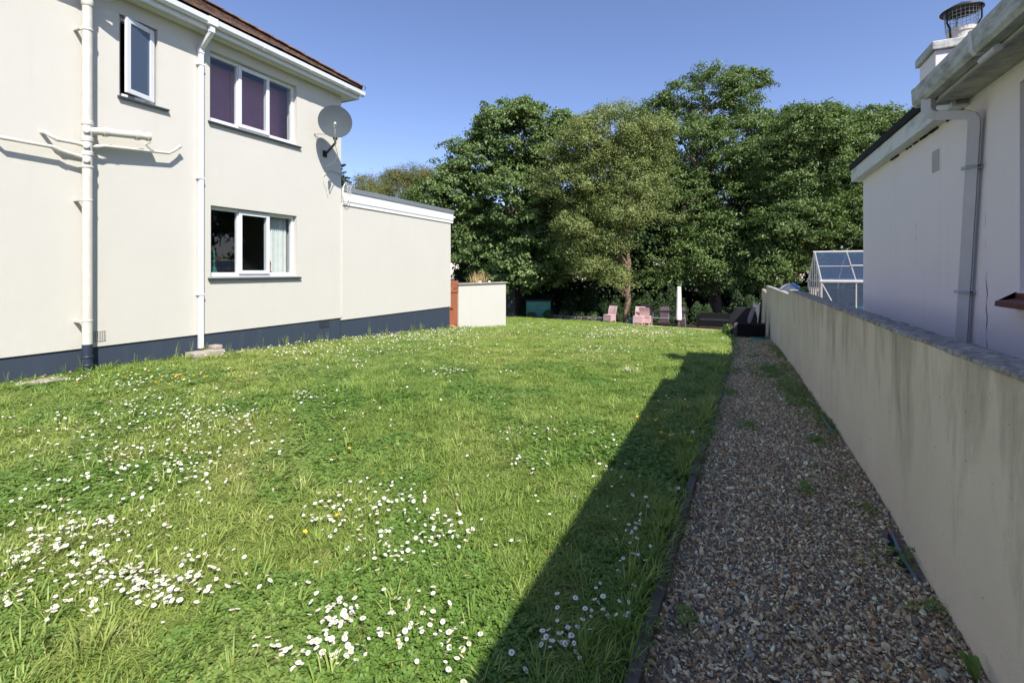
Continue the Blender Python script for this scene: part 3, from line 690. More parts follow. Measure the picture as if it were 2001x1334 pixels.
def slab(b, e0, e1, t, z0, z1, out=0.0):
    d = (P1-P0).normalized(); a = P0 - d*e0 + nn*out; c = P1 + d*e1 + nn*out; q = [a, c, c - nn*t, a - nn*t]
    b.add([(p.x, p.y, z0) for p in q] + [(p.x, p.y, z1) for p in q], [(0,3,2,1),(4,5,6,7),(0,1,5,4),(1,2,6,5),(2,3,7,6),(3,0,4,7)]); return b
slab(MB(), 0, 0, .75, -1.1, .955).build('wall', M['cream'], pl, bevel=.01)
slab(MB(), .06, .06, .87, .957, 1.00, .05).build('coping', M['concrete'], pl, bevel=.006)
slab(MB(), -.15, -.15, .5, 1.0, 1.012, -.12).build('soil', M['soil'], pl)
for t, nm in ((.42, 1), (.62, 1)):
    p = P0.lerp(P1, t); MB().obox((p.x+.0, p.y, 1.03), .08, .12, .06, rz=.3).build('stone', M['offwhite'], pl, bevel=.01)
dg = thing('dry_grass_clump', 'straw-coloured dry grass clump growing on top of the white planter', 'grass clump', (-8.2, 15.0, 1.012))
rnd = random.Random(8); b = MB()
for i in range(110):
    c = Vector((-8.22 + rnd.uniform(-.14, .14), 14.9 + rnd.gauss(0, .22), 1.0)); a = rnd.uniform(0, 6.28); l = rnd.uniform(.15, .52)
    lean = Vector((math.cos(a), math.sin(a), 0))*l*rnd.uniform(.1, .7); w = Vector((-math.sin(a), math.cos(a), 0))*.010
    b.add([c-w, c+w, c+lean*.4+Vector((0,0,l*.6))+w*.7, c+lean*.4+Vector((0,0,l*.6))-w*.7, c+lean+Vector((0,0,l))], [(0,1,2,3),(3,2,4)])
b.build('blades', M['straw'], dg, fix=False)

# ================================================================== RIGHT-HAND BUNGALOW
bung = thing('rendered_bungalow', 'pale rendered bungalow in shade behind the garden wall on the right', 'house', (1.68, 4.0, 0))
def mirror_wall(*a): return holed_wall(*a)
holed_wall('wall', 1.68, 1.96, -4.0, 8.23, -.6, 2.745, [(2.6, 4.165, 1.262, 2.62)], M['lilac'], bung)
MB().box(1.961, 9.0, 7.95, 8.228, -.6, 2.745).build('end_wall', M['lilac'], bung)
MB().box(8.7, 9.0, -4.0, 7.949, -.6, 2.745).build('far_wall', M['lilac'], bung)
MB().box(1.961, 8.69, -4.0, -3.7, -.6, 2.745).build('front_wall', M['lilac'], bung)
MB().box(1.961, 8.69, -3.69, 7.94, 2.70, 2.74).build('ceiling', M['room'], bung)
b = MB(); bar_frame(b, 1.80, 1.87, 2.603, 4.162, 1.265, 2.617, .06); b.box(1.80, 1.87, 3.33, 3.40, 1.325, 2.557)
wr = b.build('window', M['white_pvc'], bung, bevel=.004)
for (a, c) in ((2.663, 3.33), (3.40, 4.10)): MB().add([(1.835, a, 1.325), (1.835, c, 1.325), (1.835, c, 2.557), (1.835, a, 2.557)], [(0,1,2,3)]).build('pane', M['glass'], wr, fix=False)
MB().prism([(1.84, 1.2605), (1.575, 1.205), (1.570, 1.172), (1.60, 1.165), (1.679, 1.185), (1.679, 1.2602)], 'y', 2.52, 4.205).build('window_sill', M['red_sill'], bung, bevel=.004)
# rear flat roof edge
ff = MB().box(1.57, 1.592, 4.87, 8.40, 2.70, 2.868).box(1.592, 9, 8.38, 8.40, 2.70, 2.868).build('fascia', M['dirty_fascia'], bung)
MB().box(1.593, 1.70, 4.87, 8.379, 2.700, 2.716).build('soffit', M['soffit'], bung)
MB().box(1.545, 9.0, 4.87, 8.42, 2.869, 2.955).build('felt_roof', M['felt'], bung, bevel=.012)
b = MB(); rnd = random.Random(2)
for k in range(26):
    y = 4.95 + rnd.random()*1.9; b.obox((1.672, y, 2.692), .012, rnd.uniform(.02, .09), rnd.uniform(.008, .022))
b.build('flaking_joint', M['crack'], bung)
# main pitched roof over the near half
EZ2 = 2.746
MB().box(1.462, 1.70, -4.2, 4.90, EZ2, EZ2+.016).build('eaves_soffit', M['dirty_soffit'], bung)
MB().box(1.440, 1.461, -4.2, 4.915, EZ2-.018, EZ2+.16).box(1.461, 2.2, 4.901, 4.915, EZ2-.018, EZ2+.16).build('eaves_fascia', M['grey_pipe'], bung)
MB().prism([(1.40, 2.925), (1.40, 2.955), (6.0, 2.955+4.6*math.tan(math.radians(27))), (10.6, 2.955), (10.6, 2.925), (6.0, 2.925+4.6*math.tan(math.radians(27)))], 'y', -4.3, 4.95).build('pitched_roof', M['tile'], bung)
MB().prism([(1.69, 2.76), (1.69, 2.90), (6.0, 2.90+4.3*math.tan(math.radians(27))), (9.0, 2.90), (9.0, 2.76)], 'y', 4.55, 4.868).build('gable', M['lilac'], bung)
GQ = [(.0, .145), (.0, .02), (.012, .0), (.075, .0), (.093, .03), (.100, .145), (.092, .145), (.085, .033), (.07, .009), (.016, .009), (.008, .022), (.008, .145)]
gq = [(1.439 - x, 2.742 + z) for x, z in GQ]
g2 = MB().prism(gq, 'y', -4.3, 4.88).build('gutter', M['dirty_pvc'], bung)
MB().prism([(1.4395 - x*1.06, 2.738 + z*1.05) for x, z in GQ[:6]], 'y', 4.881, 4.955).build('gutter_end', M['dirty_pvc'], g2, bevel=.006)
for y in (3.88, 3.0, 2.0):
    MB().prism([(1.4395 - x*1.07, 2.736 + z*1.06) for x, z in GQ[:6]], 'y', y-.022, y+.022).build('gutter_bracket', M['grey_pipe'], g2)
MB().tube([(1.40, 3.70, 2.70), (1.40, 3.80, 2.70), (1.40, 3.90, 2.70)], .022, 12).build('overflow_pipe', M['grey_pipe'], g2, smooth=True)
dpr = MB().tube([(1.392, 4.76, 2.75), (1.392, 4.76, 2.665), (1.405, 4.755, 2.63), (1.44, 4.745, 2.61), (1.58, 4.672, 2.575), (1.615, 4.655, 2.555), (1.627, 4.65, 2.52), (1.630, 4.66, 2.46), (1.630, 5.00, -.05)], .047, 4, True).build('downpipe', M['grey_pipe'], bung)
for z, y in ((2.18, 4.70), (1.24, 4.83)):
    MB().box(1.582, 1.679, y-.048, y+.048, z-.012, z+.012).build('clip', M['ltgrey'], dpr)
    MB().tube([(1.65, y-.05, z), (1.65, y-.085, z)], .007, 6).build('bolt', M['black_metal'], dpr)
air_brick(5.46, 5.635, 2.305, 2.50, 1.68, M['lilac'], None, bung, 'air_brick', 9, 5, -1)
def crack(pts, w, parent, x=1.6785, mat='crack'):
    b = MB()
    for i in range(len(pts)-1):
        (y0, z0, k0), (y1, z1, k1) = pts[i], pts[i+1]
        b.add([(x, y0-w*k0, z0), (x, y0+w*k0, z0), (x, y1+w*k1, z1), (x, y1-w*k1, z1)], [(0,1,2,3)])
    return b.build('crack', M[mat], parent, fix=False)
rnd = random.Random(12)
crack([(4.605 + .010*math.sin(k*1.7) + rnd.uniform(-.004, .004), 1.40 - k*.055, (.3 if k < 2 else 1)*(0.15 if k in (4, 8, 9) else 1)) for k in range(12)], .0048, bung)
crack([(4.62 + rnd.uniform(-.004, .004), 2.7 - k*.05, rnd.choice((0, .3, 1, .2))) for k in range(27)], .0022, bung, mat='stain_line')
crack([(6.08 + rnd.uniform(-.006, .006), 2.0 - k*.045, rnd.choice((.0, .3, 1))) for k in range(13)], .0030, bung)
crack([(4.60 - k*.028, 1.66 + rnd.uniform(-.010, .008) - k*.004, .5) for k in range(7)], .002, bung, mat='stain_line')

# chimney with flue cowl
chx0, chy0, chy1 = 2.0, 6.64, 7.12
ch = thing('chimney', 'white rendered chimney with metal rain cowl on the bungalow flat roof', 'chimney', (2.3, 6.9, 2.95))
MB().box(chx0, 2.62, chy0, chy1, 2.93, 3.80).build('stack', M['lilac'], ch, bevel=.008)
MB().box(chx0-.035, 2.655, chy0-.035, chy1+.035, 3.802, 3.895).build('cap', M['dirty_pvc'], ch, bevel=.01)
cc = (2.30, 6.88)
MB().lathe([(.14, 3.895), (.145, 3.93), (.12, 3.95), (.118, 4.02), (.128, 4.03), (.125, 4.075), (.105, 4.075), (.10, 3.93)], (cc[0], cc[1], 0), 24).build('pot', M['pot'], ch, smooth=True)
MB().lathe([(.001, 4.385), (.012, 4.375), (.10, 4.335), (.185, 4.285), (.186, 4.275), (.10, 4.318), (.001, 4.35)], (cc[0], cc[1], 0), 32).build('cowl_hood', M['chrome'], ch, smooth=True)
b = MB()
for k in range(26):
    a = 2*math.pi*k/26; b.tube([(cc[0]+.132*math.cos(a), cc[1]+.132*math.sin(a), 4.06), (cc[0]+.150*math.cos(a), cc[1]+.150*math.sin(a), 4.295)], .0022, 4)
for z, r in ((4.09, .135), (4.13, .138), (4.17, .141), (4.21, .144), (4.25, .147)):
    b.tube([(cc[0]+r*math.cos(2*math.pi*k/26), cc[1]+r*math.sin(2*math.pi*k/26), z) for k in range(27)], .0022, 4, cap=False)
b.build('cowl_cage', M['galv'], ch)
for k in range(3):
    a = 2*math.pi*k/3 + 3.6
    MB().tube([(cc[0]+.128*math.cos(a), cc[1]+.128*math.sin(a), 3.97), (cc[0]+.135*math.cos(a), cc[1]+.135*math.sin(a), 4.09), (cc[0]+.165*math.cos(a), cc[1]+.165*math.sin(a), 4.14), (cc[0]+.165*math.cos(a), cc[1]+.165*math.sin(a), 4.29)], .009, 6).build('cowl_strap', M['black_metal'], ch)

# ================================================================== GARDEN BOUNDARY WALL (steps down with the slope)
gw = thing('garden_wall', 'weathered rendered garden wall stepping down along the gravel path', 'wall', (wall_x(8), 8, zg(8)))
def wall_seg(y0, y1, zt0, zt1, nm):
    T = .14; n = max(2, int((y1-y0)/.25)); b = MB(); vs = []; rnd = random.Random(int(y0*10)+7)
    for i in range(n+1):
        y = y0 + (y1-y0)*i/n; x = wall_x(y) + .006*math.sin(y*1.7) + .004*math.sin(y*4.1); zt = zt0 + (zt1-zt0)*i/n + rnd.uniform(-.004, .004)
        vs += [(x, y, zg(y)-.25), (x + .006*math.sin(y*2.3), y, .5*zt), (x, y, zt-.022), (x+T, y, zt-.022), (x+T, y, zg(y)-.25)]
    fs = [(i*5+j, i*5+(j+1) % 5, (i+1)*5+(j+1) % 5, (i+1)*5+j) for i in range(n) for j in range(5)] + [(4,3,2,1,0), tuple(n*5+j for j in range(5))]
    w = b.add(vs, fs).build(nm, M['garden_wall'], gw, smooth=True)
    c = MB(); vs = []; n2 = n*3
    for i in range(n2+1):
        y = y0 - .01 + (y1-y0+.02)*i/n2; x = wall_x(y); zt = zt0 + (zt1-zt0)*i/n2; j = lambda s: rnd.uniform(-s, s)
        vs += [(x-.008+j(.004), y, zt-.0235), (x-.006+j(.004), y, zt-.006+j(.003)), (x+.02+j(.006), y, zt+j(.004)), (x+.07, y, zt+.004+j(.006)), (x+T-.02, y, zt+j(.005)), (x+T+.008, y, zt-.0235)]
    fs = [(i*6+q, i*6+(q+1) % 6, (i+1)*6+(q+1) % 6, (i+1)*6+q) for i in range(n2) for q in range(6)] + [(5,4,3,2,1,0), tuple(n2*6+q for q in range(6))]
    c.add(vs, fs).build('coping', M['coping'], gw, smooth=False)
wall_seg(-3.0, 10.03, 1.115, 1.066, 'wall_section'); wall_seg(10.045, 19.7, .978, .870, 'wall_section'); wall_seg(19.715, 24.4, .605, .60, 'wall_section')
crk = MB(); rnd = random.Random(4)
def wall_crack(pts, w):
    b = MB()
    for (y0, z0), (y1, z1) in zip(pts, pts[1:]):
        b.add([(wall_x(y0)-.011, y0-w, z0), (wall_x(y0)-.011, y0+w, z0), (wall_x(y1)-.011, y1+w, z1), (wall_x(y1)-.011, y1-w, z1)], [(0,1,2,3)])
    b.build('crack', M['crack'], gw, fix=False)
wall_crack([(4.45, .82), (4.43, .78), (4.44, .73), (4.40, .69), (4.41, .65)], .0022)
wall_crack([(7.9, .80), (7.95, .72), (7.88, .62), (7.92, .5), (7.85, .42)], .004)
# broken render tufts and mortar snots at the base of the wall
pier = thing('garden_pier', 'short pale rendered pier with a pointed top at the far end of the wall', 'pier', (.92, 23.1, zg(23.1)))
MB().prism([(.80, -1.4), (1.04, -1.4), (1.04, .06), (.98, -.05), (.92, -.06), (.86, .0), (.83, .08), (.80, .02)], 'y', 23.0, 23.25).build('post', M['offwhite'], pier, bevel=.008)
tag(MB().tube([(.90, 20.6, zg(20.6)), (.925, 20.66, zg(20.6)+.30), (.97, 20.75, zg(20.6)+.75), (1.03, 20.9, zg(20.6)+1.35)], [.012, .055, .045, .012], 10).build('folded_umbrella', M['cover'], smooth=True), 'folded black umbrella leaning against the far end of the garden wall', 'umbrella')

# timber edging boards
ed = thing('timber_edging', 'weathered grey timber edging boards between lawn and gravel path', 'edging', (float(edge_x(6)), 6, zg(6)))
y = -1.2; rnd = random.Random(9)
while y < 20:
    L = 2.35; y1 = min(y+L, 20.2); a = Vector((float(edge_x(y+.02)) - .022, y+.01, zg(y))); c = Vector((float(edge_x(y1-.02)) - .022, y1-.01, zg(y1)))
    jx = rnd.uniform(-.008, .008); d = (c-a); nrm = Vector((d.y, -d.x, 0)).normalized()*.022; z0, z1 = -.12, .030 + rnd.uniform(-.006, .008)
    vs = [a-nrm+Vector((jx,0,z0)), c-nrm+Vector((jx,0,z0)), c+nrm+Vector((jx,0,z0)), a+nrm+Vector((jx,0,z0)), a-nrm+Vector((jx,0,z1)), c-nrm+Vector((jx,0,z1)), c+nrm+Vector((jx,0,z1)), a+nrm+Vector((jx,0,z1))]
    MB().add(vs, [(0,3,2,1),(4,5,6,7),(0,1,5,4),(1,2,6,5),(2,3,7,6),(3,0,4,7)]).build('board', M['board'], ed, bevel=.004)
    y = y1
# hose by the wall, with a scrap of weed membrane
def lay(pts, r, lab, nm='garden_hose', mat='hose'):
    return tag(MB().tube(pts, r, 10).build(nm, M[mat], smooth=True), lab, 'hose')
lay([(.775, 3.18, .005), (.757, 3.08, .028), (.742, 2.95, .034), (.737, 2.82, .034), (.742, 2.70, .028), (.752, 2.62, .0)], .0085, 'blue-green hose lying bare on black membrane at the foot of the wall')
b = MB(); vs = [(.70, 2.66, .022), (.80, 2.62, .022), (.802, 3.18, .022), (.745, 3.12, .024), (.712, 3.0, .025), (.692, 2.83, .026)]
tag(MB().add(vs + [(x, y, z-.012) for x, y, z in vs], [(0,1,2,3,4,5), (11,10,9,8,7,6)] + [(i, (i+1) % 6, 6+(i+1) % 6, 6+i) for i in range(6)]).build('weed_membrane', M['membrane']), 'scrap of black weed membrane showing through the gravel by the hose', 'membrane')
lay([(.80, 5.55, zg(5.5)-.01), (.78, 5.40, zg(5.4)+.03), (.775, 5.2, zg(5.2)+.035), (.785, 5.02, zg(5)+.02), (.80, 4.95, zg(5)-.01)], .009, 'short exposed length of dark hose beside weeds at the wall foot')
lay([(.50, 16.6, zg(16.6)+.02), (.70, 16.45, zg(16.5)+.03), (.90, 16.55, zg(16.5)+.03), (.98, 16.8, zg(16.8)+.02)], .035, 'bright teal hose end on gravel in front of the black footstool', mat='teal')

# ================================================================== GREENHOUSE beyond the wall
gx0, gx1, gyf, gyr, gyb, gze, gzr = 1.70, 4.14, 11.9, 12.8, 13.75, 1.183, 1.833
gzb = zg(12.5)
gh = thing('greenhouse', 'aluminium-framed glass greenhouse behind the garden wall', 'greenhouse', (2.9, 12.8, gzb))
bars = MB(); xs = [gx0 + .61*k for k in range(5)]
def bar(a, c, r=.018): return MB().tube([a, c], r*.72, 4)
for x in xs:
    for (a, c) in (((x, gyf, gzb), (x, gyf, gze)), ((x, gyf, gze), (x, gyr, gzr)), ((x, gyr, gzr), (x, gyb, gze)), ((x, gyb, gze), (x, gyb, gzb))):
        bar(a, c, .028 if x in (xs[0], xs[-1]) else .019).build('glazing_bar', M['alu'], gh)
for (y, z, r) in ((gyf, gze, .045), (gyr, gzr, .040), (gyb, gze, .04), (gyf, gzb+.05, .03), (gyb, gzb+.05, .03)):
    bar((gx0-.03, y, z), (gx1+.03, y, z), r).build('rail', M['alu'], gh)
bar((gx0, gyf, gze-.02), (gx0+.55, gyf, gzb+.4), .016).build('brace', M['alu'], gh)
for y in (12.2, 12.5, 12.8, 13.1, 13.4):
    zt = gze + (gzr-gze)*(1 - abs(y-gyr)/(.95)); bar((gx0, y, gzb), (gx0, y, zt), .016).build('glazing_bar', M['alu'], gh)
bar((gx0, gyf, gze), (gx0, gyb, gze), .016).build('rail', M['alu'], gh); bar((gx0, gyf, .62), (gx0, gyb, .62), .016).build('rail', M['alu'], gh)
hv = .5
for k in range(4):
    a, c = xs[k]+.018, xs[k+1]-.018
    MB().add([(a, gyf, gzb+.05), (c, gyf, gzb+.05), (c, gyf, gze-.03), (a, gyf, gze-.03)], [(0,1,2,3)]).build('pane', M['gh_glass'], gh, fix=False)
    MB().add([(a, gyb, gzb+.05), (c, gyb, gzb+.05), (c, gyb, gze-.03), (a, gyb, gze-.03)], [(0,1,2,3)]).build('pane', M['gh_glass'], gh, fix=False)
    ym, zm = gyf + (gyr-gyf)*hv, gze + (gzr-gze)*hv
    lift = .03 if k == 1 else 0.0
    MB().add([(a, gyf+.02, gze+.02), (c, gyf+.02, gze+.02), (c, ym, zm), (a, ym, zm)], [(0,1,2,3)]).build('roof_pane', M['gh_glass'], gh, fix=False)
    MB().add([(a, ym, zm+.012), (c, ym, zm+.012), (c, gyr-.02, gzr-.01), (a, gyr-.02, gzr-.01)], [(0,1,2,3)]).build('roof_pane', M['gh_glass'], gh, fix=False)
    MB().add([(a, gyb-.02, gze+.02), (c, gyb-.02, gze+.02), (c, gyr+.02, gzr-.01), (a, gyr+.02, gzr-.01)], [(0,1,2,3)]).build('roof_pane', M['gh_glass'], gh, fix=False)
    bar((a, ym, zm), (c, ym, zm), .013).build('transom', M['alu'], gh)
v = MB(); bar_frame(v, -.02, .02, 0, 1, 0, 1, .1)
bar((xs[1], gyf+.42, gze+.335), (xs[2], gyf+.42, gze+.335), .024).build('vent_rail', M['alu'], gh)
for (ya, yb_) in ((gyf+.02, 12.2), (12.2, 12.5), (12.5, 12.8), (12.8, 13.1), (13.1, 13.4), (13.4, gyb-.02)):
    za = gze + (gzr-gze)*(1-abs(ya-gyr)/.95); zc = gze + (gzr-gze)*(1-abs(yb_-gyr)/.95)
    MB().add([(gx0, ya+.012, gzb+.03), (gx0, yb_-.012, gzb+.03), (gx0, yb_-.012, zc-.02), (gx0, ya+.012, za-.02)], [(0,1,2,3)]).build('gable_pane', M['gh_glass'], gh, fix=False)
MB().box(gx0+.015, gx0+.03, 12.0, 12.75, gzb+.3, 1.0).build('white_panel', M['offwhite'], gh)
bn = thing('greenhouse_bench', 'teal painted bench inside the greenhouse', 'bench', (2.9, 13.3, gzb))
MB().box(2.0, 4.05, 13.05, 13.6, .55, .60).build('top', M['teal'], bn); MB().box(2.05, 4.0, 13.1, 13.55, gzb, .549).build('base', M['ltgrey'], bn)
tag(MB().box(2.25, 2.75, 13.15, 13.5, .602, .98).build('storage_box', M['shed_lid'], bevel=.02), 'dark storage box on the bench inside the greenhouse', 'box')
tag(MB().box(3.0, 3.9, 13.2, 13.5, .602, .86).build('seed_tray', M['hose'], bevel=.02), 'blue-grey seed tray on the bench inside the greenhouse', 'tray')
wb = tag(MB().lathe([(.001, 0), (.27, 0), (.30, .5), (.28, .95), (.26, .97), (.001, .975)], (2.62, 11.35, zg(11.35)), 20).build('water_butt', M['shed_green'], smooth=True), 'dark green water butt standing before the greenhouse glass', 'water butt')
lp = thing('garden_loppers', 'white handled loppers with orange grips lying on the water butt', 'loppers', (2.6, 11.35, zg(11.35)+.98))
zt = zg(11.35) + .985
MB().tube([(2.40, 11.33, zt+.02), (2.52, 11.30, zt+.10), (2.62, 11.28, zt+.15)], .014, 8).build('handle', M['offwhite'], lp, smooth=True)
MB().tube([(2.48, 11.32, zt+.02), (2.66, 11.33, zt+.10), (2.76, 11.35, zt+.19), (2.72, 11.35, zt+.235), (2.68, 11.35, zt+.22)], .016, 8).build('handle', M['offwhite'], lp, smooth=True)
MB().tube([(2.58, 11.285, zt+.135), (2.65, 11.27, zt+.165)], .019, 8).build('grip', M['orange'], lp, smooth=True); MB().tube([(2.55, 11.30, zt+.08), (2.62, 11.29, zt+.085)], .017, 8).build('grip', M['orange'], lp, smooth=True)
MB().tube([(2.30, 11.33, zt+.03), (2.36, 11.33, zt+.03)], .022, 8).build('cap', M['blue'], lp, smooth=True)
# round grey tub leaning up behind the wall
tb = thing('plastic_tub', 'round light grey tub with a blue band showing above the wall', 'tub', (1.29, 13.5, zg(13.5)))
MB().tube([(1.28, 13.35, .80), (1.285, 13.42, .80), (1.30, 13.75, .78)], [.29, .30, .24], 32).build('body', M['ltgrey'], tb, smooth=True)
MB().box(1.26, 1.36, 13.6, 13.7, -.5, .8).build('stand', M['ltgrey'], tb)
MB().tube([(1.27 + .285*math.cos(a)*.55 + .03, 13.345, .80 + .285*math.sin(a)) for a in [math.radians(t) for t in range(20, 100, 8)]], .035, 8).build('band', M['blue'], tb, smooth=True)

# ================================================================== FURNITURE AT THE BACK
def dining_chair(mat, lab, loc, rz, group, h=.90, rounded=False):
    t = thing('rattan_chair', lab, 'chair', loc, rz, group)
    MB().box(-.24, .24, -.26, .22, .40, .46).build('seat', mat, t, local=True, bevel=.015)
    MB().box(-.236, .236, -.256, -.235, .13, .399).box(-.236, .236, .19, .212, .13, .399).box(-.236, -.215, -.234, .189, .13, .399).box(.215, .236, -.234, .189, .13, .399).build('skirt', mat, t, local=True)
    b = MB(); vs = []; k = 8
    for i in range(k+1):
        a = i/k; z = .42 + (h-.42)*a; y = .19 + .13*a*a
        for x in (-.24, -.12, 0, .12, .24):
            zz = z - (.06*(x/.24)**2 if rounded and i == k else 0); vs.append((x, y + .02*(x/.24)**2*-1, zz))
        for x in (.24, .12, 0, -.12, -.24):
            zz = z - (.06*(x/.24)**2 if rounded and i == k else 0); vs.append((x, y + .045, zz))
    fs = [(i*10+j, i*10+(j+1) % 10, (i+1)*10+(j+1) % 10, (i+1)*10+j) for i in range(k) for j in range(10)] + [tuple(range(9, -1, -1)), tuple(k*10+j for j in range(10))]
    b.add(vs, fs).build('backrest', mat, t, local=True, smooth=True)
    for x in (-.215, .215):
        for y in (-.235, .19): MB().box(x-.02, x+.02, y-.02, y+.02, 0, .13).build('leg', mat, t, local=True)
    return t
def on(x, y, dz=0): return (x, y, zg(y) + dz)
GC = 'faded pink rattan chairs by the patio'
dining_chair(M['rattan_pink'], 'faded pink rattan chair standing alone on the lawn left of the tree trunk', on(-5.98, 25.35), math.radians(-22), GC)
dining_chair(M['rattan_pink'], 'faded pink rattan chair facing the camera, left of the pair by the black table', on(-4.22, 24.05), math.radians(-4), GC)
dining_chair(M['rattan_pink'], 'faded pink rattan chair turned away, right of the pair by the black table', on(-3.96, 24.42), math.radians(176), GC)
GD = 'dark plum chairs behind the table'
dining_chair(M['rattan_plum'], 'dark plum chair with rounded back behind the left half of the table', on(-3.28, 26.35), math.radians(6), GD, .95, True)
dining_chair(M['rattan_plum'], 'dark plum chair with rounded back behind the table, next to the parasol', on(-2.50, 26.25), math.radians(-4), GD, .95, True)
tt = thing('garden_table', 'black rectangular garden table with metal frame beside the white parasol', 'table', on(-2.95, 25.25), math.radians(6))
MB().box(-.85, .85, -.42, .42, .69, .725).build('table_top', M['black_metal'], tt, local=True, bevel=.006)
for x in (-.78, .78):
    for y in (-.36, .36): MB().tube([(x*.93, y, .69), (x, y, .40), (x*1.02, y, 0)], .02, 8).build('leg', M['galv'], tt, local=True)
MB().tube([(-.75, -.36, .42), (.75, -.36, .42)], .018, 8).build('stretcher', M['galv'], tt, local=True); MB().tube([(0, -.36, .69), (0, -.36, .36)], .018, 8).build('strut', M['galv'], tt, local=True)
ps = thing('closed_parasol', 'closed white parasol standing upright at the end of the garden table', 'parasol', on(-2.40, 24.65))
MB().lathe([(.02, .30), (.125, .34), (.128, .6), (.115, 1.0), (.112, 1.5), (.10, 1.93), (.05, 1.965), (.001, 1.975)], (0, 0, 0), 9).build('canopy', M['parasol'], ps, local=True)
MB().tube([(0, 0, 0), (0, 0, .38)], .022, 10).build('pole', M['galv'], ps, local=True); MB().lathe([(.001, 0), (.16, 0), (.15, .035), (.03, .05), (.001, .05)], (0, 0, 0), 16).build('base', M['black_metal'], ps, local=True)
sf = thing('rattan_sofa', 'black rattan garden sofa dappled with sun beneath the trees', 'sofa', on(-.72, 25.0), math.radians(-3))
MB().box(-.86, .86, -.38, .30, .10, .36).build('base', M['rattan_black'], sf, local=True, bevel=.01)
MB().obox((0, .26, .50), 1.50, .10, .42, rx=math.radians(-10)).build('backrest', M['rattan_black'], sf, local=True, bevel=.015)
for x in (-.80, .80): MB().box(x-.06, x+.06, -.38, .34, .10 if x > 9 else .361, .64).build('arm', M['rattan_black'], sf, local=True, bevel=.012)
for x in (-.82, .82):
    for y in (-.34, .26): MB().box(x-.025, x+.025, y-.025, y+.025, 0, .099).build('leg', M['rattan_black'], sf, local=True)
MB().box(-.73, .73, -.37, .18, .361, .44).build('seat_cushion', M['cover'], sf, local=True, bevel=.03)
fsq = thing('rattan_footstool', 'low black rattan armchair base standing on the gravel against the wall', 'armchair', on(.50, 17.25), math.radians(-4))
MB().box(-.34, .44, -.36, .36, .07, .455).build('side_panel', M['rattan_black'], fsq, local=True, bevel=.012)
MB().box(-.46, -.341, -.34, .34, .07, .44).build('arm', M['rattan_plum'], fsq, local=True, bevel=.02)  # lit end of the black chair, put into the arm's lighter plum colour
for x in (-.40, .40):
    for y in (-.31, .31): MB().box(x-.025, x+.025, y-.025, y+.025, 0, .069).build('leg', M['black_metal'], fsq, local=True)
cu = MB(); vs = []; k = 10
for i in range(k+1):
    a = i/k; c = (-.02 + .16*a**1.4, .02 + .05*a, .456 + .52*a)
    for (dx, dy) in ((-.06, -.20), (.05, -.20), (.05, .20), (-.06, .20)): vs.append((c[0] + dx*(1-.5*abs(2*a-1)**4), c[1]+dy*(1-.25*abs(2*a-1)**6), c[2]))
fs = [(i*4+j, i*4+(j+1) % 4, (i+1)*4+(j+1) % 4, (i+1)*4+j) for i in range(k) for j in range(4)] + [(3,2,1,0), tuple(k*4+j for j in range(4))]
cus = cu.add(vs, fs).build('seat_cushion', M['cushion'], smooth=True); cus.location = on(.50, 17.25); tag(cus, 'dusty pink cushion leaning upright on the black rattan armchair', 'cushion')
bq = thing('covered_barbecue', 'barbecue under a black fitted cover by the end of the wall', 'barbecue', on(.34, 20.4))
MB().prism([(-.48, .02), (.46, .02), (.50, .62), (.44, .90), (.30, 1.0), (-.10, 1.0), (-.20, .98), (-.46, .66)], 'y', -.30, .32).build('cover', M['cover'], bq, local=True, bevel=.03)
MB().box(-.475, .47, -.312, -.301, .30, .34).build('strap', M['rattan_plum'], bq, local=True)
bb = thing('barbecue_cabinet', 'dark grey lidded barbecue half hidden behind the pair of pink chairs', 'barbecue', on(-4.38, 27.2))
MB().box(-.26, .26, -.2, .2, .42, .80).build('firebox', M['shed_lid'], bb, local=True, bevel=.02); MB().prism([(-.22, .801), (.22, .801), (.20, 1.0), (.12, 1.06), (-.12, 1.06), (-.20, 1.0)], 'x', -.27, .27).build('lid', M['black_metal'], bb, local=True, bevel=.015)
for x in (-.22, .22): MB().box(x-.02, x+.02, -.15, .15, 0, .419).build('leg', M['shed_lid'], bb, local=True)
MB().lathe([(.001, 0), (.10, 0), (.13, .28), (.12, .28), (.09, .02), (.001, .02)], (0, 0, 0), 16)
tag(MB().lathe([(.001, 0), (.10, 0), (.13, .30), (.122, .30), (.09, .02), (.001, .02)], on(-4.75, 24.75), 16).build('bucket', M['teal'], smooth=True), 'teal bucket on the ground behind the pair of pink chairs', 'bucket')

# storage box with two doors
sb = thing('storage_shed', 'low green plastic garden storage shed with two doors and dark lid', 'storage shed', on(-11.35, 28.5), math.radians(21))
MB().box(-.77, .77, -.40, .40, .03, 1.06).build('body', M['shed_green'], sb, local=True, bevel=.015)
for (a, c) in ((-.70, -.012), (.012, .70)):
    d = MB().box(a, c, -.425, -.401, .08, 1.02).build('door', M['shed_green'], sb, local=True, bevel=.008)
    for z in (.30, .52, .74): MB().box(a+.02, c-.02, -.430, -.4255, z, z+.012).build('groove', M['shed_lid'], d, local=True)
MB().box(-.04, .06, -.445, -.431, .55, .59).build('handle', M['black_metal'], sb, local=True)
MB().obox((0, .0, 1.13), 1.66, .96, .09, rx=math.radians(4)).build('lid', M['shed_lid'], sb, local=True, bevel=.015)
ds = thing('dark_shed', 'dark boarded shed end just right of the white planter', 'shed', on(-12.95, 26.6), math.radians(10))
for k in range(10): MB().box(-.75+k*.15, -.756+(k+1)*.15, -.012, .012, 0, 2.0).build('plank', M['dark_wood'], ds, local=True, bevel=.004)
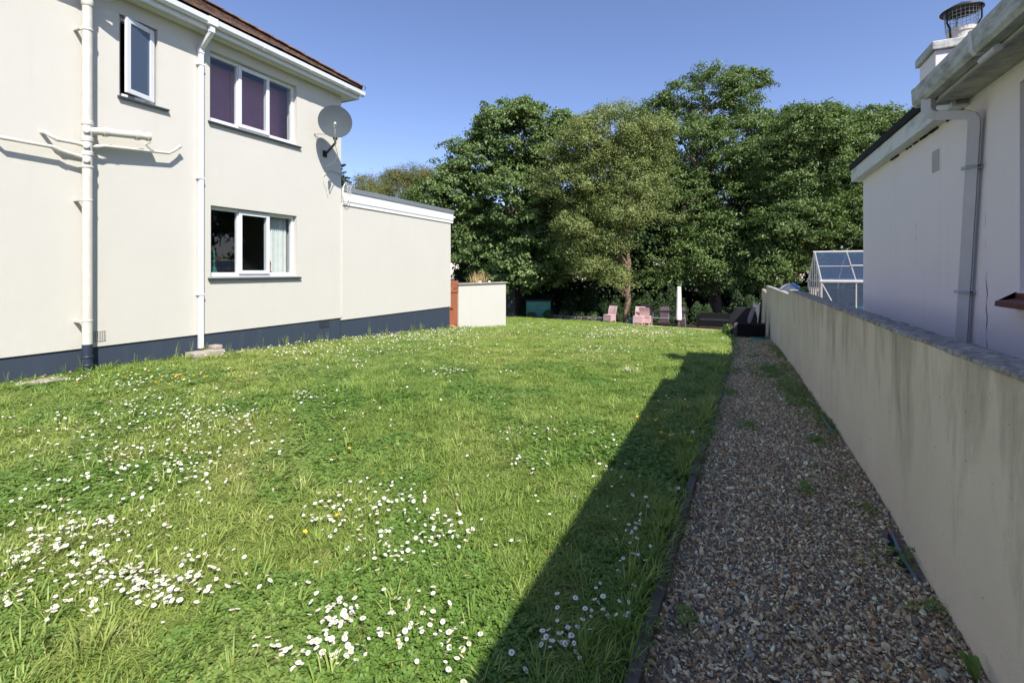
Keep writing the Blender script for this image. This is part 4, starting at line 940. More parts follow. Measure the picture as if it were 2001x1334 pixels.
MB().box(-.74, .74, .013, 1.4, 0, 1.98).build('body', M['dark_wood'], ds, local=True); MB().obox((0, .7, 2.05), 1.7, 1.65, .05, rx=.05).build('roof', M['felt'], ds, local=True)
# rough stone edging under the trees
rnd = random.Random(21); p0 = Vector((-10.2, 27.9, 0)); p1 = Vector((-6.5, 26.15, 0)); M['rock'] = plain('grey_border_stone', (.16, .145, .13), .9, .35, 7, .9, 20)
for k in range(8):
    t = (k+.5)/8; p = p0.lerp(p1, t); L = .44 + rnd.uniform(-.06, .03)
    o = MB().obox((0, 0, .12), L, .20, .27 + rnd.uniform(-.05, .04), rz=math.atan2(p1.y-p0.y, p1.x-p0.x) + rnd.uniform(-.1, .1), rx=rnd.uniform(-.08, .08)).build('border_stone', M['rock'], bevel=.035)
    o.location = on(p.x, p.y); tag(o, ['grey border stone nearest the green storage shed', 'second grey border stone from the green storage shed', 'third grey border stone from the green storage shed', 'fourth grey border stone from the green storage shed', 'fourth grey border stone from the lone pink chair', 'third grey border stone from the lone pink chair', 'second grey border stone from the lone pink chair', 'grey border stone nearest the lone pink chair'][k], 'stone', 'stones edging the border under the trees')

# ================================================================== TREES
RG = np.random.default_rng(11)
def unit(v): return v / np.maximum(np.linalg.norm(v, axis=-1, keepdims=True), 1e-9)
def leaves(C, Nrm, size, rng, tint, aspect=.62, fold=.22):
    n = len(C); t = unit(np.cross(Nrm, rng.normal(size=(n, 3)))); t[:, 2] -= .35; t = unit(t); s = unit(np.cross(Nrm, t)); nn = np.cross(t, s)
    L = (size * rng.uniform(.65, 1.3, n))[:, None]; Wd = L*aspect
    b = C - t*L*.5; tip = C + t*L*.5 - nn*L*.08; l = C - s*Wd*.5 + nn*L*fold - t*L*.05; r = C + s*Wd*.5 + nn*L*fold - t*L*.05
    V = np.stack([b, l, tip, r], 1).reshape(-1, 3); i = np.arange(n)*4
    F = np.concatenate([np.stack([i, i+1, i+2], 1), np.stack([i, i+2, i+3], 1)])
    return V, F, np.repeat(tint, 4)
def clump_centres(lobes, n, rng, keep=.25, toward=.55, bough=.6):
    L = np.array(lobes); w = L[:, 3]**2; w /= w.sum(); out = []; dirs = []
    boughs = []                                              # layered boughs on each lobe; leaf sprays gather on them
    for l in L:
        for q in range(int(10 + 9*l[3])):
            d = unit(rng.normal(size=3)); tc = unit(-np.array([l[0], l[1], 0]))
            if d[2] < -.5 or (d @ tc < -.2 and rng.random() < .45): continue
            boughs.append((l[:3] + d*l[3]*rng.uniform(.72, 1.0), d, l[3]))
    bw = np.array([b[2]**1.3 for b in boughs]); bw /= bw.sum()
    while len(out) < n:
        if rng.random() < bough:
            b = boughs[rng.choice(len(boughs), p=bw)]; r = .20*b[2] + .16; o = rng.normal(size=3)*np.array([r, r, r*.42]); o[2] -= .35*np.hypot(o[0], o[1])**2/max(r, .1)*.5
            p = b[0] + o; ins = np.linalg.norm(L[:, :3]-p, axis=1)/L[:, 3]
            if ins.min() < .5 and rng.random() > keep: continue
            out.append(p); dirs.append(unit(b[1] + .5*unit(o))); continue
        k = rng.choice(len(L), p=w); d = unit(rng.normal(size=3)); c = L[k, :3]; tc = unit(-np.array([c[0], c[1], 0]))
        if rng.random() > toward + (1-toward)*max(0, d @ tc + .25): continue
        if d[2] < -.55 and rng.random() < .6: continue
        p = c + d*L[k, 3]*rng.uniform(.62, 1.06)*np.array([1, 1, .92])
        ins = np.linalg.norm(L[:, :3]-p, axis=1)/L[:, 3]; ins[k] = 9
        if ins.min() < .62 and rng.random() > keep: continue
        out.append(p); dirs.append(d)
    return np.array(out), np.array(dirs)
def crown_mesh(lobes, ncl, per, size, seed, flat=.45, cr=(.35, .72), aspect=.62, keep=.25, up=.55, bough=.6):
    rng = np.random.default_rng(seed); P, D = clump_centres(lobes, ncl, rng, keep, bough=bough)
    Rr = rng.uniform(cr[0], cr[1], ncl); k = np.repeat(np.arange(ncl), per); n = len(k)
    o = rng.normal(size=(n, 3))*np.array([.5, .5, .5*flat])*Rr[k][:, None]
    rad = np.linalg.norm(o[:, :2], axis=1)/Rr[k]; o[:, 2] -= .25*Rr[k]*rad**2
    nr = unit(np.array([0, 0, up])[None] + .45*D[k] + .55*unit(o) + .5*rng.normal(size=(n, 3)))
    tint = np.clip(.45*rng.random(ncl)[k] + .55*rng.random(n), 0, 1)
    return (*leaves(P[k]+o, nr, size, rng, tint, aspect), P)
def bent(a, c, rng, k=5, j=.08):
    a, c = np.array(a, float), np.array(c, float); L = np.linalg.norm(c-a); pts = []
    for i in range(k+1):
        t = i/k; pts.append(a + (c-a)*t + (rng.normal(size=3)*j*L*math.sin(math.pi*t)) + np.array([0, 0, .10*L*math.sin(math.pi*t)]))
    return pts
def tree(name, lab, cat, base, lobes, ncl, per, size, leafm, barkm, seed, trunk_r=.28, trunk=None, fork=.35, group=None, flat=.45, cr=(.35, .72), aspect=.62, keep=.25, twigs=60, limbs=True, up=.55, bough=.6):
    t = thing(name, lab, 'tree' if cat is None else cat, base, 0, group); rng = np.random.default_rng(seed+100)
    V, F, T, P = crown_mesh(lobes, ncl, per, size, seed, flat, cr, aspect, keep, up, bough)
    mesh_np('crown', V, F, leafm, t, T)
    L = np.array(lobes); top = L[np.argmax(L[:, 2])]
    tp = trunk or [base, (base[0], base[1], base[2] + (top[2]-base[2])*.3), (top[0]*.4+base[0]*.6, top[1]*.4+base[1]*.6, base[2]+(top[2]-base[2])*.6), (top[0], top[1], top[2])]
    dense = []
    for a, c in zip(tp, tp[1:]): dense += bent(a, c, rng, 4, .02)[:-1]
    dense.append(np.array(tp[-1], float)); m = len(dense)
    MB().tube(dense, [trunk_r*(1.35 if i == 0 else 1)*(1-i/(m-1))**.7 + .02 for i in range(m)], 12).build('trunk', barkm, t, smooth=True, fix=False)
    if limbs:
        zt = np.array([p[2] for p in dense])
        for l in L:
            h = max(zt[1], min(zt[-2], l[2] - l[3]*1.3 - .35*np.linalg.norm(l[:2]-np.array(base[:2])))); i = int(np.argmin(abs(zt-h))); r0 = trunk_r*.42*(1-i/m) + .03
            lim = MB(); pth = bent(dense[i], l[:3], rng, 6, .05); lim.tube(pth, [r0*(1-.75*q/6)+.008 for q in range(7)], 8)
            near = P[np.argsort(np.linalg.norm(P-l[:3], axis=1))[:twigs]]; near = near[rng.choice(len(near), min(14, len(near)), replace=False)]
            for q in near:
                s = pth[rng.integers(3, 7)]; tw = bent(s, q, rng, 3, .08); lim.tube(tw, [r0*.30+.006, r0*.2+.005, r0*.13+.004, .004], 5)
            lim.build('limb', barkm, t, smooth=True, fix=False)
    return t
def grow(L, k): return [(x, y, z, r*k) for x, y, z, r in L]
SYC = [(-12.43, 27.52, 10.0, 2.0), (-14.57, 26.72, 7.93, 2.0), (-10.45, 29.2, 9.04, 1.77), (-15.67, 25.11, 5.98, 1.68), (-13.12, 27.45, 5.98, 2.74), (-10.98, 29.18, 5.08, 2.1), (-15.4, 27.19, 3.41, 2.0), (-11.7, 27.37, 2.34, 2.0), (-16.74, 25.77, 4.67, 1.45), (-9.67, 28.95, 2.38, 1.23), (-13.82, 26.97, 1.12, 1.29), (-12.73, 28.6, 11.67, 1.16), (-9.74, 28.64, 10.84, 0.71), (-13.6, 26.59, 10.23, 1.16), (-11.64, 29.04, 1.3, 1.03)]
PALE = [(-6.05, 25.45, 8.98, 1.31), (-7.38, 25.14, 8.09, 1.45), (-5.0, 27.11, 8.43, 1.45), (-6.76, 27.19, 7.02, 1.97), (-8.29, 24.8, 6.43, 1.22), (-3.97, 26.73, 8.87, 0.93), (-5.04, 26.6, 6.2, 1.45), (-7.63, 27.02, 5.13, 1.39), (-5.63, 26.06, 4.7, 1.1), (-7.61, 26.98, 1.55, 0.7), (-6.48, 27.26, 1.7, 0.64), (-8.03, 24.92, 3.91, 0.7), (-4.55, 27.77, 7.52, 1.02), (-8.0, 26.3, 3.0, 1.0), (-6.4, 26.5, 3.2, 1.05), (-7.2, 26.0, 1.75, .7), (-6.0, 26.8, 1.2, .6), (-4.2, 26.9, 4.9, .9)]
BIG = [(-1.02, 35.38, 13.81, 1.6), (0.6, 38.15, 14.88, 1.21), (-3.41, 36.21, 13.75, 1.28), (-4.9, 35.4, 12.97, 0.99), (1.52, 37.98, 14.92, 0.57), (-1.06, 37.04, 12.02, 2.13), (-2.53, 33.66, 9.56, 2.2), (-0.07, 36.74, 9.65, 2.48), (-3.37, 34.04, 6.61, 2.13), (-0.39, 36.91, 6.1, 2.55), (2.18, 37.18, 9.16, 2.2), (-2.98, 35.18, 3.72, 2.2), (0.26, 36.63, 3.0, 2.34), (-4.44, 34.55, 4.61, 1.49), (2.58, 38.59, 6.14, 2.13), (-2.08, 36.9, 15.43, 0.71), (-4.19, 33.96, 1.75, 1.6), (-1.06, 36.83, 0.85, 1.42), (3.4, 38.6, 10.9, 1.9), (1.3, 37.9, 11.9, 1.5), (3.0, 37.5, 7.6, 1.9), (-1.9, 31.4, 2.1, 1.35), (0.6, 32.4, 1.9, 1.4), (-2.9, 30.8, .75, .8), (1.9, 32.6, 2.8, 1.3), (-.6, 32.0, 3.4, 1.5), (-.4, 31.2, .7, .8), (-5.3, 35.6, 11.6, 1.5), (-5.4, 35.2, 9.6, 1.6), (4.4, 38.8, 11.6, 1.2), (-4.6, 33.5, 7.9, 1.5)]
RGT = [(3.84, 31.15, 8.99, 1.45), (5.46, 32.2, 9.16, 1.26), (7.24, 33.9, 9.38, 1.26), (3.64, 33.13, 11.06, 0.45), (5.08, 32.11, 10.45, 0.45), (8.22, 33.48, 9.5, 1.08), (4.47, 32.11, 6.97, 1.87), (6.95, 34.89, 7.27, 1.66), (2.98, 31.16, 4.01, 1.57), (5.4, 34.11, 4.48, 1.87), (4.25, 33.34, 2.62, 1.26), (1.79, 30.58, 1.84, 1.2), (8.44, 34.89, 8.05, 1.26), (2.39, 31.82, 7.39, 1.35), (1.03, 31.07, 0.5, 0.9), (7.4, 35.83, 4.56, 1.35), (6.2, 33.0, 8.2, 1.5), (3.1, 31.6, 5.7, 1.5)]
TAM = [(-22.27, 25.52, 6.72, 1.06), (-21.68, 27.81, 7.38, 1.28), (-19.8, 28.61, 7.22, 1.35), (-24.4, 26.35, 6.47, 0.78), (-20.35, 27.83, 8.13, 0.64), (-22.32, 27.18, 7.99, 0.5)]
LAU = [(-19.16, 25.37, 5.24, 1.2), (-17.73, 26.21, 4.93, 1.5), (-20.95, 25.51, 5.46, 0.73)]
tree('sycamore_tree', 'large dark green sycamore filling the left of the back hedge beside the annexe', None, (-13.06, 28.11, -1.6), grow(SYC, 1.10), 2100, 58, .18, M['leaf_syc'], M['bark'], 1, .32, cr=(.26, .56), flat=.40, keep=.12)
tree('holm_oak_tree', 'olive and tan leaved tree with bare pale trunk behind the pink chairs', None, (-5.55, 27.74, -1.52), grow(PALE, 1.12), 1900, 90, .10, M['leaf_pale'], M['bark_pale'], 2, .17,
     trunk=[(-5.55, 27.74, -1.52), (-5.50, 27.6, .2), (-5.43, 27.25, 2.27), (-5.16, 27.37, 4.59), (-5.6, 26.9, 7.2), (-5.9, 26.4, 9.0)], flat=.6, cr=(.26, .55), aspect=.5, bough=.4)
stub = bpy.data.objects['holm_oak_tree']
MB().tube([(-5.62, 27.5, .9), (-5.60, 27.4, 1.6), (-5.56, 27.3, 2.95)], [.09, .07, .05], 10).build('broken_limb', M['bark_pale'], stub, smooth=True)
tree('broadleaf_tree', 'tallest dark green tree with domed crown standing right of centre', None, (-1.03, 35.9, -2.1), grow(BIG, 1.10), 2700, 58, .18, M['leaf_big'], M['bark'], 3, .36, cr=(.28, .60), aspect=.45, flat=.45, keep=.15)
tree('leaning_tree', 'dark green tree with leaning trunk above the greenhouse', None, (2.72, 32.68, -1.95), grow(RGT, 1.14), 2150, 58, .17, M['leaf_big'], M['bark'], 4, .30,
     trunk=[(2.72, 32.68, -1.95), (2.95, 32.79, .63), (4.36, 33.22, 2.98), (5.3, 33.4, 5.6), (5.6, 33.2, 8.4)], cr=(.26, .56), aspect=.40, flat=.45, keep=.15)
tree('tamarisk_tree', 'pale olive feathery shrub with rusty patches behind the annexe roof', 'shrub', (-21.6, 27.2, -1.5), grow(TAM, 1.15), 750, 80, .10, M['leaf_tam'], M['bark'], 5, .14, flat=.9, cr=(.22, .5), aspect=.3, up=.9)
tree('laurel_shrub', 'yellow-green shrub peeping over the annexe roof beside the sycamore', 'shrub', (-18.8, 25.7, -1.4), grow(LAU, 1.12), 500, 70, .11, M['leaf_lau'], M['bark'], 6, .12, cr=(.25, .5))
# dark woodland behind, one tree at a time
GB = 'dark trees closing the view behind the garden'
back = [(-17.5, 33, 3.2, 7.0), (-12.5, 35.5, 3.6, 9.0), (-8.0, 34.0, 3.4, 8.6), (-4.5, 41.0, 3.6, 11.0), (1.5, 42.5, 3.8, 11.0), (6.5, 40.0, 3.6, 9.5), (11.5, 39.0, 3.2, 9.0), (13.5, 30.0, 3.2, 8.0), (16.0, 25.0, 3.2, 8.5), (18.5, 20.0, 3.2, 8.5)]
labs = ['dark tree deep behind the sycamore, left of the green shed', 'dark tree deep behind the green storage shed', 'dark tree deep between the sycamore and the olive-leaved tree', 'dark tree deep behind the olive-leaved tree', 'dark tree deep behind the black sofa', 'dark tree deep behind the greenhouse', 'dark tree deep behind the bungalow roof', 'dark tree beyond the greenhouse, mirrored in the downstairs window', 'dark tree right of the greenhouse, mirrored in the downstairs window', 'dark tree far right of the bungalow, mirrored in the downstairs window']
for k, (x, y, r, h) in enumerate(back):
    rr = random.Random(k); lob = []
    for q in range(7): lob.append((x + rr.uniform(-1.8, 1.8), y + rr.uniform(-1, 1), zg(y) + .9 + (h-1.5)*q/6 + rr.uniform(-.4, .4), r*rr.uniform(.55, .78)))
    tree('woodland_tree', labs[k], None, (x, y, zg(y)), lob, 340, 60, .30, M['leaf_dark'], M['bark'], 20+k, .22, group=GB, cr=(.5, 1.0), limbs=False, keep=.5, bough=0)
# conifer tip behind the house corner
con = thing('conifer_tree', 'dark conifer top showing past the corner of the cream house', 'tree', (-26.4, 26.3, -1.6))
rng = np.random.default_rng(44); C = []; Nn = []; limb = MB(); limb.tube([(-26.4, 26.3, -1.6), (-26.4, 26.3, 9.4)], [.2, .02], 8)
for k in range(95):
    z = 1 + 8.3*rng.random()**.8; L = .35 + 2.6*(1 - (z-1)/8.6)**.8; a = rng.uniform(0, 6.28); st = np.array([-26.4, 26.3, z]); en = st + np.array([math.cos(a)*L, math.sin(a)*L, -.12*L + .25])
    limb.tube([st, (st+en)/2 + np.array([0, 0, -.06*L]), en], [.03, .02, .008], 5)
    m = int(170*L/1.5); t = rng.random(m)**.7; side = np.array([-math.sin(a), math.cos(a), 0]); p = st + (en-st)*t[:, None] + side*(rng.normal(size=m)*.16*L*(1.15-t))[:, None] + rng.normal(size=(m, 3))*.04
    C.append(p); Nn.append(unit(np.array([0, 0, 1.]) + .5*rng.normal(size=(m, 3))))
C = np.concatenate(C); Nn = np.concatenate(Nn); V, F, T = leaves(C, Nn, .14, rng, rng.random(len(C)), .35)
mesh_np('crown', V, F, M['leaf_con'], con, T); limb.build('trunk', M['bark'], con, smooth=True, fix=False)

# ivy bank / undergrowth under the trees: a mass nobody could count
rng = np.random.default_rng(9); n = 52000
cx = rng.uniform(-17, 4.5, n); yb = np.interp(cx, [-17, -12, -6, -2, 1, 4.5], [31.5, 30.6, 28.7, 28.0, 27.6, 29.5]); ht = 1.25 + .55*np.sin(cx*1.3) + .35*np.sin(cx*3.7+1) + .2*np.sin(cx*9.1)
v = rng.random(n); cz = zga(yb) + v*np.maximum(ht, .5); cy = yb + rng.normal(size=n)*.22 + 1.1*v + .3*np.sin(cx*2.1+v*3)
nr = unit(np.stack([rng.normal(size=n)*.5, -0.8 + .4*rng.normal(size=n), .6 + .4*rng.normal(size=n)], 1))
V, F, T = leaves(np.stack([cx, cy, cz], 1), nr, .115, rng, rng.random(n), .8)
iv = mesh_np('ivy_undergrowth', V, F, M['leaf_dark'], None, T, kind='stuff'); tag(iv, 'dark glossy ivy and undergrowth massed beneath the trees', 'undergrowth')
# leafy shrub behind wall beside the grey tub
def bush(name, lab, c, r, n, size, mat, seed, cat='shrub'):
    rng = np.random.default_rng(seed); t = thing(name, lab, cat, (c[0], c[1], zg(c[1])))
    d = unit(rng.normal(size=(n, 3))); p = np.array(c) + d*np.array(r)*(rng.random((n, 1))**.4)
    V, F, T = leaves(p, unit(d + np.array([0, 0, .6]) + .5*rng.normal(size=(n, 3))), size, rng, rng.random(n)); mesh_np('crown', V, F, mat, t, T)
    MB().tube([(c[0], c[1], zg(c[1])), (c[0], c[1], c[2])], .03, 6).build('stem', M['bark'], t, smooth=True); return t
bush('leafy_shrub', 'bright green leafy shrub between the grey tub and the greenhouse', (1.47, 12.75, .75), (.14, .2, .32), 420, .07, M['leaf_lau'], 3)
bush('border_shrub', 'pale leaved small shrub at the left foot of the green storage shed', (-11.5, 27.75, zg(27.7)+.16), (.32, .2, .22), 260, .09, M['leaf_tam'], 5)
bush('border_shrub', 'bright leaved small shrub at the right foot of the green storage shed', (-10.35, 27.75, zg(27.7)+.22), (.40, .25, .35), 360, .10, M['leaf_lau'], 6)
bush('lawn_weed', 'dark leafy plant at the far right corner of the lawn', (-.14, 18.0, zg(18)+.16), (.20, .25, .24), 420, .09, M['leaf_big'], 8, 'plant')
bush('trunk_ivy', 'ivy clump growing at the foot of the olive-leaved tree', (-5.05, 27.0, zg(27)+.5), (.38, .3, .62), 700, .09, M['leaf_dark'], 9, 'ivy')
for k, (x, y) in enumerate([(-9.4, 27.9), (-8.3, 27.3), (-7.3, 26.9)]):
    bush('border_plant', ['leafy border plant behind the stones nearest the green shed', 'leafy border plant behind the middle of the stone edging', 'leafy border plant behind the stones nearest the pink chair'][k], (x, y, zg(y)+.30), (.38, .2, .26), 260, .09, M['leaf_syc'], 30+k, 'plant')

# ================================================================== SCATTER (geometry nodes: grass, gravel, far daisies)
def src_obj(name, V, F, mat, tint=None, smooth=False):
    me = bpy.data.meshes.new(name); me.from_pydata([tuple(v) for v in V], [], [tuple(f) for f in F]); me.materials.append(mat)
    if tint is not None:
        a = me.attributes.new('tint', 'FLOAT', 'POINT'); a.data.foreach_set('value', np.asarray(tint, np.float32))
    if smooth: me.polygons.foreach_set('use_smooth', [True]*len(me.polygons))
    return bpy.data.objects.new(name, me)
def scatter(name, P, R, Sc, I, sources, label, cat, mats):
    col = bpy.data.collections.new(name + '_sources')
    for o in sources: col.objects.link(o)
    me = bpy.data.meshes.new(name); n = len(P); me.vertices.add(n); me.vertices.foreach_set('co', P.astype(np.float32).ravel())
    for nm, arr in (('rot', R), ('scl', Sc)):
        a = me.attributes.new(nm, 'FLOAT_VECTOR', 'POINT'); a.data.foreach_set('vector', arr.astype(np.float32).ravel())
    a = me.attributes.new('idx', 'INT', 'POINT'); a.data.foreach_set('value', I.astype(np.int32))
    for m in mats: me.materials.append(m)
    o = bpy.data.objects.new(name, me); COL.objects.link(o)
    ng = bpy.data.node_groups.new(name + '_nodes', 'GeometryNodeTree')
    ng.interface.new_socket('Geometry', in_out='INPUT', socket_type='NodeSocketGeometry'); ng.interface.new_socket('Geometry', in_out='OUTPUT', socket_type='NodeSocketGeometry')
    nd = ng.nodes; gi = nd.new('NodeGroupInput'); go = nd.new('NodeGroupOutput'); ci = nd.new('GeometryNodeCollectionInfo'); ci.inputs[0].default_value = col; ci.inputs[1].default_value = True; ci.inputs[2].default_value = True
    ip = nd.new('GeometryNodeInstanceOnPoints'); ip.inputs['Pick Instance'].default_value = True
    def attr(nm, ty):
        q = nd.new('GeometryNodeInputNamedAttribute'); q.data_type = ty; q.inputs[0].default_value = nm; return q.outputs[0]
    lk = ng.links; lk.new(gi.outputs[0], ip.inputs['Points']); lk.new(ci.outputs[0], ip.inputs['Instance'])
    lk.new(attr('rot', 'FLOAT_VECTOR'), ip.inputs['Rotation']); lk.new(attr('scl', 'FLOAT_VECTOR'), ip.inputs['Scale']); lk.new(attr('idx', 'INT'), ip.inputs['Instance Index'])
    lk.new(ip.outputs[0], go.inputs[0])
    md = o.modifiers.new('scatter', 'NODES'); md.node_group = ng
    return tag(o, label, cat, kind='stuff')
def tuft(name, seed, nb, rad, h, w, lean, mat):
    rng = np.random.default_rng(seed); V = []; F = []; T = []
    for i in range(nb):
        a = rng.uniform(0, 6.28); r = rad*math.sqrt(rng.random()); x, y = r*math.cos(a), r*math.sin(a); d = rng.uniform(0, 6.28) if rng.random() < .5 else a + rng.normal()*.5
        H = h*rng.uniform(.45, 1.25); ln = H*lean*rng.uniform(.3, 1.5); ww = w*rng.uniform(.7, 1.3); s = np.array([-math.sin(d), math.cos(d), 0])*ww/2; f = np.array([math.cos(d), math.sin(d), 0]); b = len(V); t0 = rng.random()
        for (u, k) in ((0, 1), (.45, .9), (.8, .6)):
            c = np.array([x, y, 0]) + f*ln*u**1.8 + np.array([0, 0, H*(u - .25*lean*u*u)]); V += [c - s*k, c + s*k]; T += [t0, t0]
        V.append(np.array([x, y, 0]) + f*ln*1.15 + np.array([0, 0, H*(1 - .35*lean)])); T.append(t0)
        F += [(b, b+1, b+3, b+2), (b+2, b+3, b+5, b+4), (b+4, b+5, b+6)]
    return src_obj(name, V, F, mat, T)
def clover(name, seed, n, rad, mat):
    rng = np.random.default_rng(seed); V = []; F = []; T = []
    for i in range(n):
        a = rng.uniform(0, 6.28); r = rad*math.sqrt(rng.random()); c = np.array([r*math.cos(a), r*math.sin(a), rng.uniform(.018, .045)]); t0 = rng.random(); a0 = rng.uniform(0, 6.28); tl = rng.normal(size=2)*.3
        for k in range(3):
            q = a0 + k*2.094; f = np.array([math.cos(q), math.sin(q), 0]); s = np.array([-math.sin(q), math.cos(q), 0]); L = .011*rng.uniform(.8, 1.3); b = len(V)
            for (p, w) in ((.05, .12), (.6, .5), (1.0, .36), (1.05, 0), (1.0, -.36), (.6, -.5)):
                g = c + f*L*p + s*L*w; g[2] += tl[0]*(g[0]-c[0]) + tl[1]*(g[1]-c[1]) + .15*L*p; V.append(g); T.append(t0)
            F.append(tuple(range(b, b+6)))
    return src_obj(name, V, F, mat, T)
def in_view(X, Y, margin=1.18):
    s, c = math.sin(math.radians(24.89)), math.cos(math.radians(24.89)); r = X*c + Y*s; d = -X*s + Y*c
    return (d > .9) & (np.abs(r) < d*margin + .6), np.hypot(X, Y)
# --- grass over the lawn
rng = np.random.default_rng(77)
cand = 300000; X = rng.uniform(-17, .1, cand); Y = rng.uniform(.4, 27.2, cand)
# sample more candidates close to the camera
Xn = rng.uniform(-6, .0, 60000); Yn = rng.uniform(.4, 6.5, 60000); X = np.concatenate([X, Xn]); Y = np.concatenate([Y, Yn]); wgt = np.concatenate([np.full(cand, cand/(17.1*26.8)), np.full(60000, 0.)])
base_d = cand/(17.1*26.8); near_d = 60000/(6*6.1)
inn = (X > -6) & (X < 0) & (Y < 6.5); dens = base_d + np.where(inn, near_d, 0)
ok, D = in_view(X, Y)
rx = np.where(Y < 21.0, edge_x(Y) - .055, np.interp(Y, LBY, LBX)); lx = np.where(Y < 12.72, -7.99, -17.)
ok &= (X < rx) & (X > lx) & ~((X < -7.75) & (Y > 13.4) & (Y < 16.3) & (X > -9.1))
want = 1350*np.minimum(1, (2.6/np.maximum(D, .1))**1.15); ok &= rng.random(len(X)) < want/dens
X, Y, D = X[ok], Y[ok], D[ok]; n = len(X); print('grass tufts', n)
g = np.maximum(1, D/2.6)**.42
lush = np.sin(X*1.9+Y*.7)*np.sin(Y*1.3-X*.4) + .6*np.sin(X*4.1-Y*3.3)
edgeb = np.exp(-((edge_x(Y)-X)/.16)**2)*(rng.random(n) < .42) + .7*np.exp(-((X+7.98)/.10)**2)*(rng.random(n) < .2)*(Y < 12.7)
hsc = (.50 + .17*lush + .22*rng.random(n) + 1.0*edgeb + (rng.random(n) < .02)*.9)
I = rng.integers(0, 5, n); clv = (np.sin(X*2.3+1.1)*np.sin(Y*2.9+.4) + .4*np.sin(X*6+Y*5)) > .15; I = np.where(clv & (rng.random(n) < .42) & (D < 8), 5 + rng.integers(0, 2, n), I)
I = np.where((I < 5) & (hsc > 1.25), 3 + (I % 2), I)
Sc = np.stack([g*rng.uniform(.85, 1.2, n), g*rng.uniform(.85, 1.2, n), np.where(I >= 5, 1.0, np.maximum(.35, hsc))*np.where(D > 6, .92, 1.0)], 1)
Rt = np.stack([rng.normal(size=n)*.10, rng.normal(size=n)*.10, rng.uniform(0, 6.28, n)], 1)
srcs = [tuft('tuft_a', 1, 30, .055, .050, .0036, .9, M['grass']), tuft('tuft_b', 2, 30, .06, .042, .0040, 1.2, M['grass']), tuft('tuft_c', 3, 28, .055, .055, .0034, .7, M['grass']),
        tuft('tuft_d', 4, 24, .05, .075, .0050, .9, M['grass']), tuft('tuft_e', 5, 22, .045, .085, .0055, .75, M['grass']), clover('tuft_f_clover', 6, 26, .06, M['clover']), clover('tuft_g_clover', 7, 22, .065, M['clover'])]
scatter('grass', np.stack([X, Y, zga(Y)-.006], 1), Rt, Sc, I, srcs, 'sunlit rough grass and clover covering the lawn', 'grass', [M['grass'], M['clover']])
# --- weeds: tall stalks by the plinth, tufts on the gravel
rng = np.random.default_rng(5); wp = []
for k in range(46): y = rng.uniform(2.6, 12.5); wp.append((-7.95 + rng.uniform(0, .14), y, .9, rng.uniform(.8, 1.9), 0))
def patch(cx, cy, rx, ry, m, h):
    for k in range(m): x = cx + rng.normal()*rx*.5; y = cy + rng.normal()*ry*.5; wp.append((min(x, wall_x(y)-.02), y, .75, h*rng.uniform(.6, 1.3), 1))
for a in ((.70, 6.6, .20, 1.3, 170, .9), (.56, 8.4, .34, 1.2, 240, .7), (.78, 5.3, .10, .5, 40, .9), (.86, 12.0, .14, 2.6, 120, 1.3), (.4, 10.5, .25, 1.4, 60, .5), (.62, 3.75, .10, .14, 5, .35), (.70, 3.35, .12, .12, 7, .35), (.66, 2.78, .10, .10, 7, .4), (.70, 2.45, .12, .10, 9, .4), (.12, 4.9, .10, .16, 16, .6), (-.02, 6.3, .07, .25, 20, .6), (.02, 8.2, .1, .4, 22, .5), (.42, 3.45, .035, .10, 9, .55), (.63, 4.55, .06, .10, 14, .5), (.5, 14.5, .35, 2.2, 70, .5), (.10, 12, .10, 2, 40, .5), (-.16, 1.95, .03, .05, 4, .6)): patch(*a)
for k in range(60):                                       # brown wisps of dead grass lying in the lawn
    D0 = 1.8 + 14*rng.random()**1.6; th = math.radians(rng.uniform(-8, 66)); cx0, cy0 = -D0*math.sin(th), D0*math.cos(th)
    if cx0 < -7.7 or cx0 > -.4: continue
    for q in range(rng.integers(3, 9)): wp.append((cx0 + rng.normal()*.07, cy0 + rng.normal()*.07, 1.1, .55, 2))
wp = np.array(wp); n = len(wp)
stalk = tuft('weed_a_stalk', 31, 7, .05, .17, .004, .35, M['grass']); wtf = tuft('weed_b_tuft', 32, 20, .05, .055, .004, .8, M['grass']); wcl = clover('weed_c_leaf', 33, 16, .05, M['clover'])
I = np.where(wp[:, 4] == 0, 0, np.where(wp[:, 4] == 2, 3, rng.integers(1, 3, n))); Sc = np.stack([wp[:, 2]*np.ones(n), wp[:, 2], wp[:, 3]], 1)
Sc[I == 2, 2] = 1.0
scatter('weeds', np.stack([wp[:, 0], wp[:, 1], zga(wp[:, 1])-.004], 1), np.stack([rng.normal(size=n)*.08, rng.normal(size=n)*.08, rng.uniform(0, 6.28, n)], 1), Sc, I, [stalk, wtf, wcl, tuft('weed_d_dry', 34, 30, .055, .06, .004, 1.5, M['straw'])], 'straggling weeds and dead wisps along the plinth, gravel and lawn', 'weeds', [M['grass'], M['clover'], M['straw']])
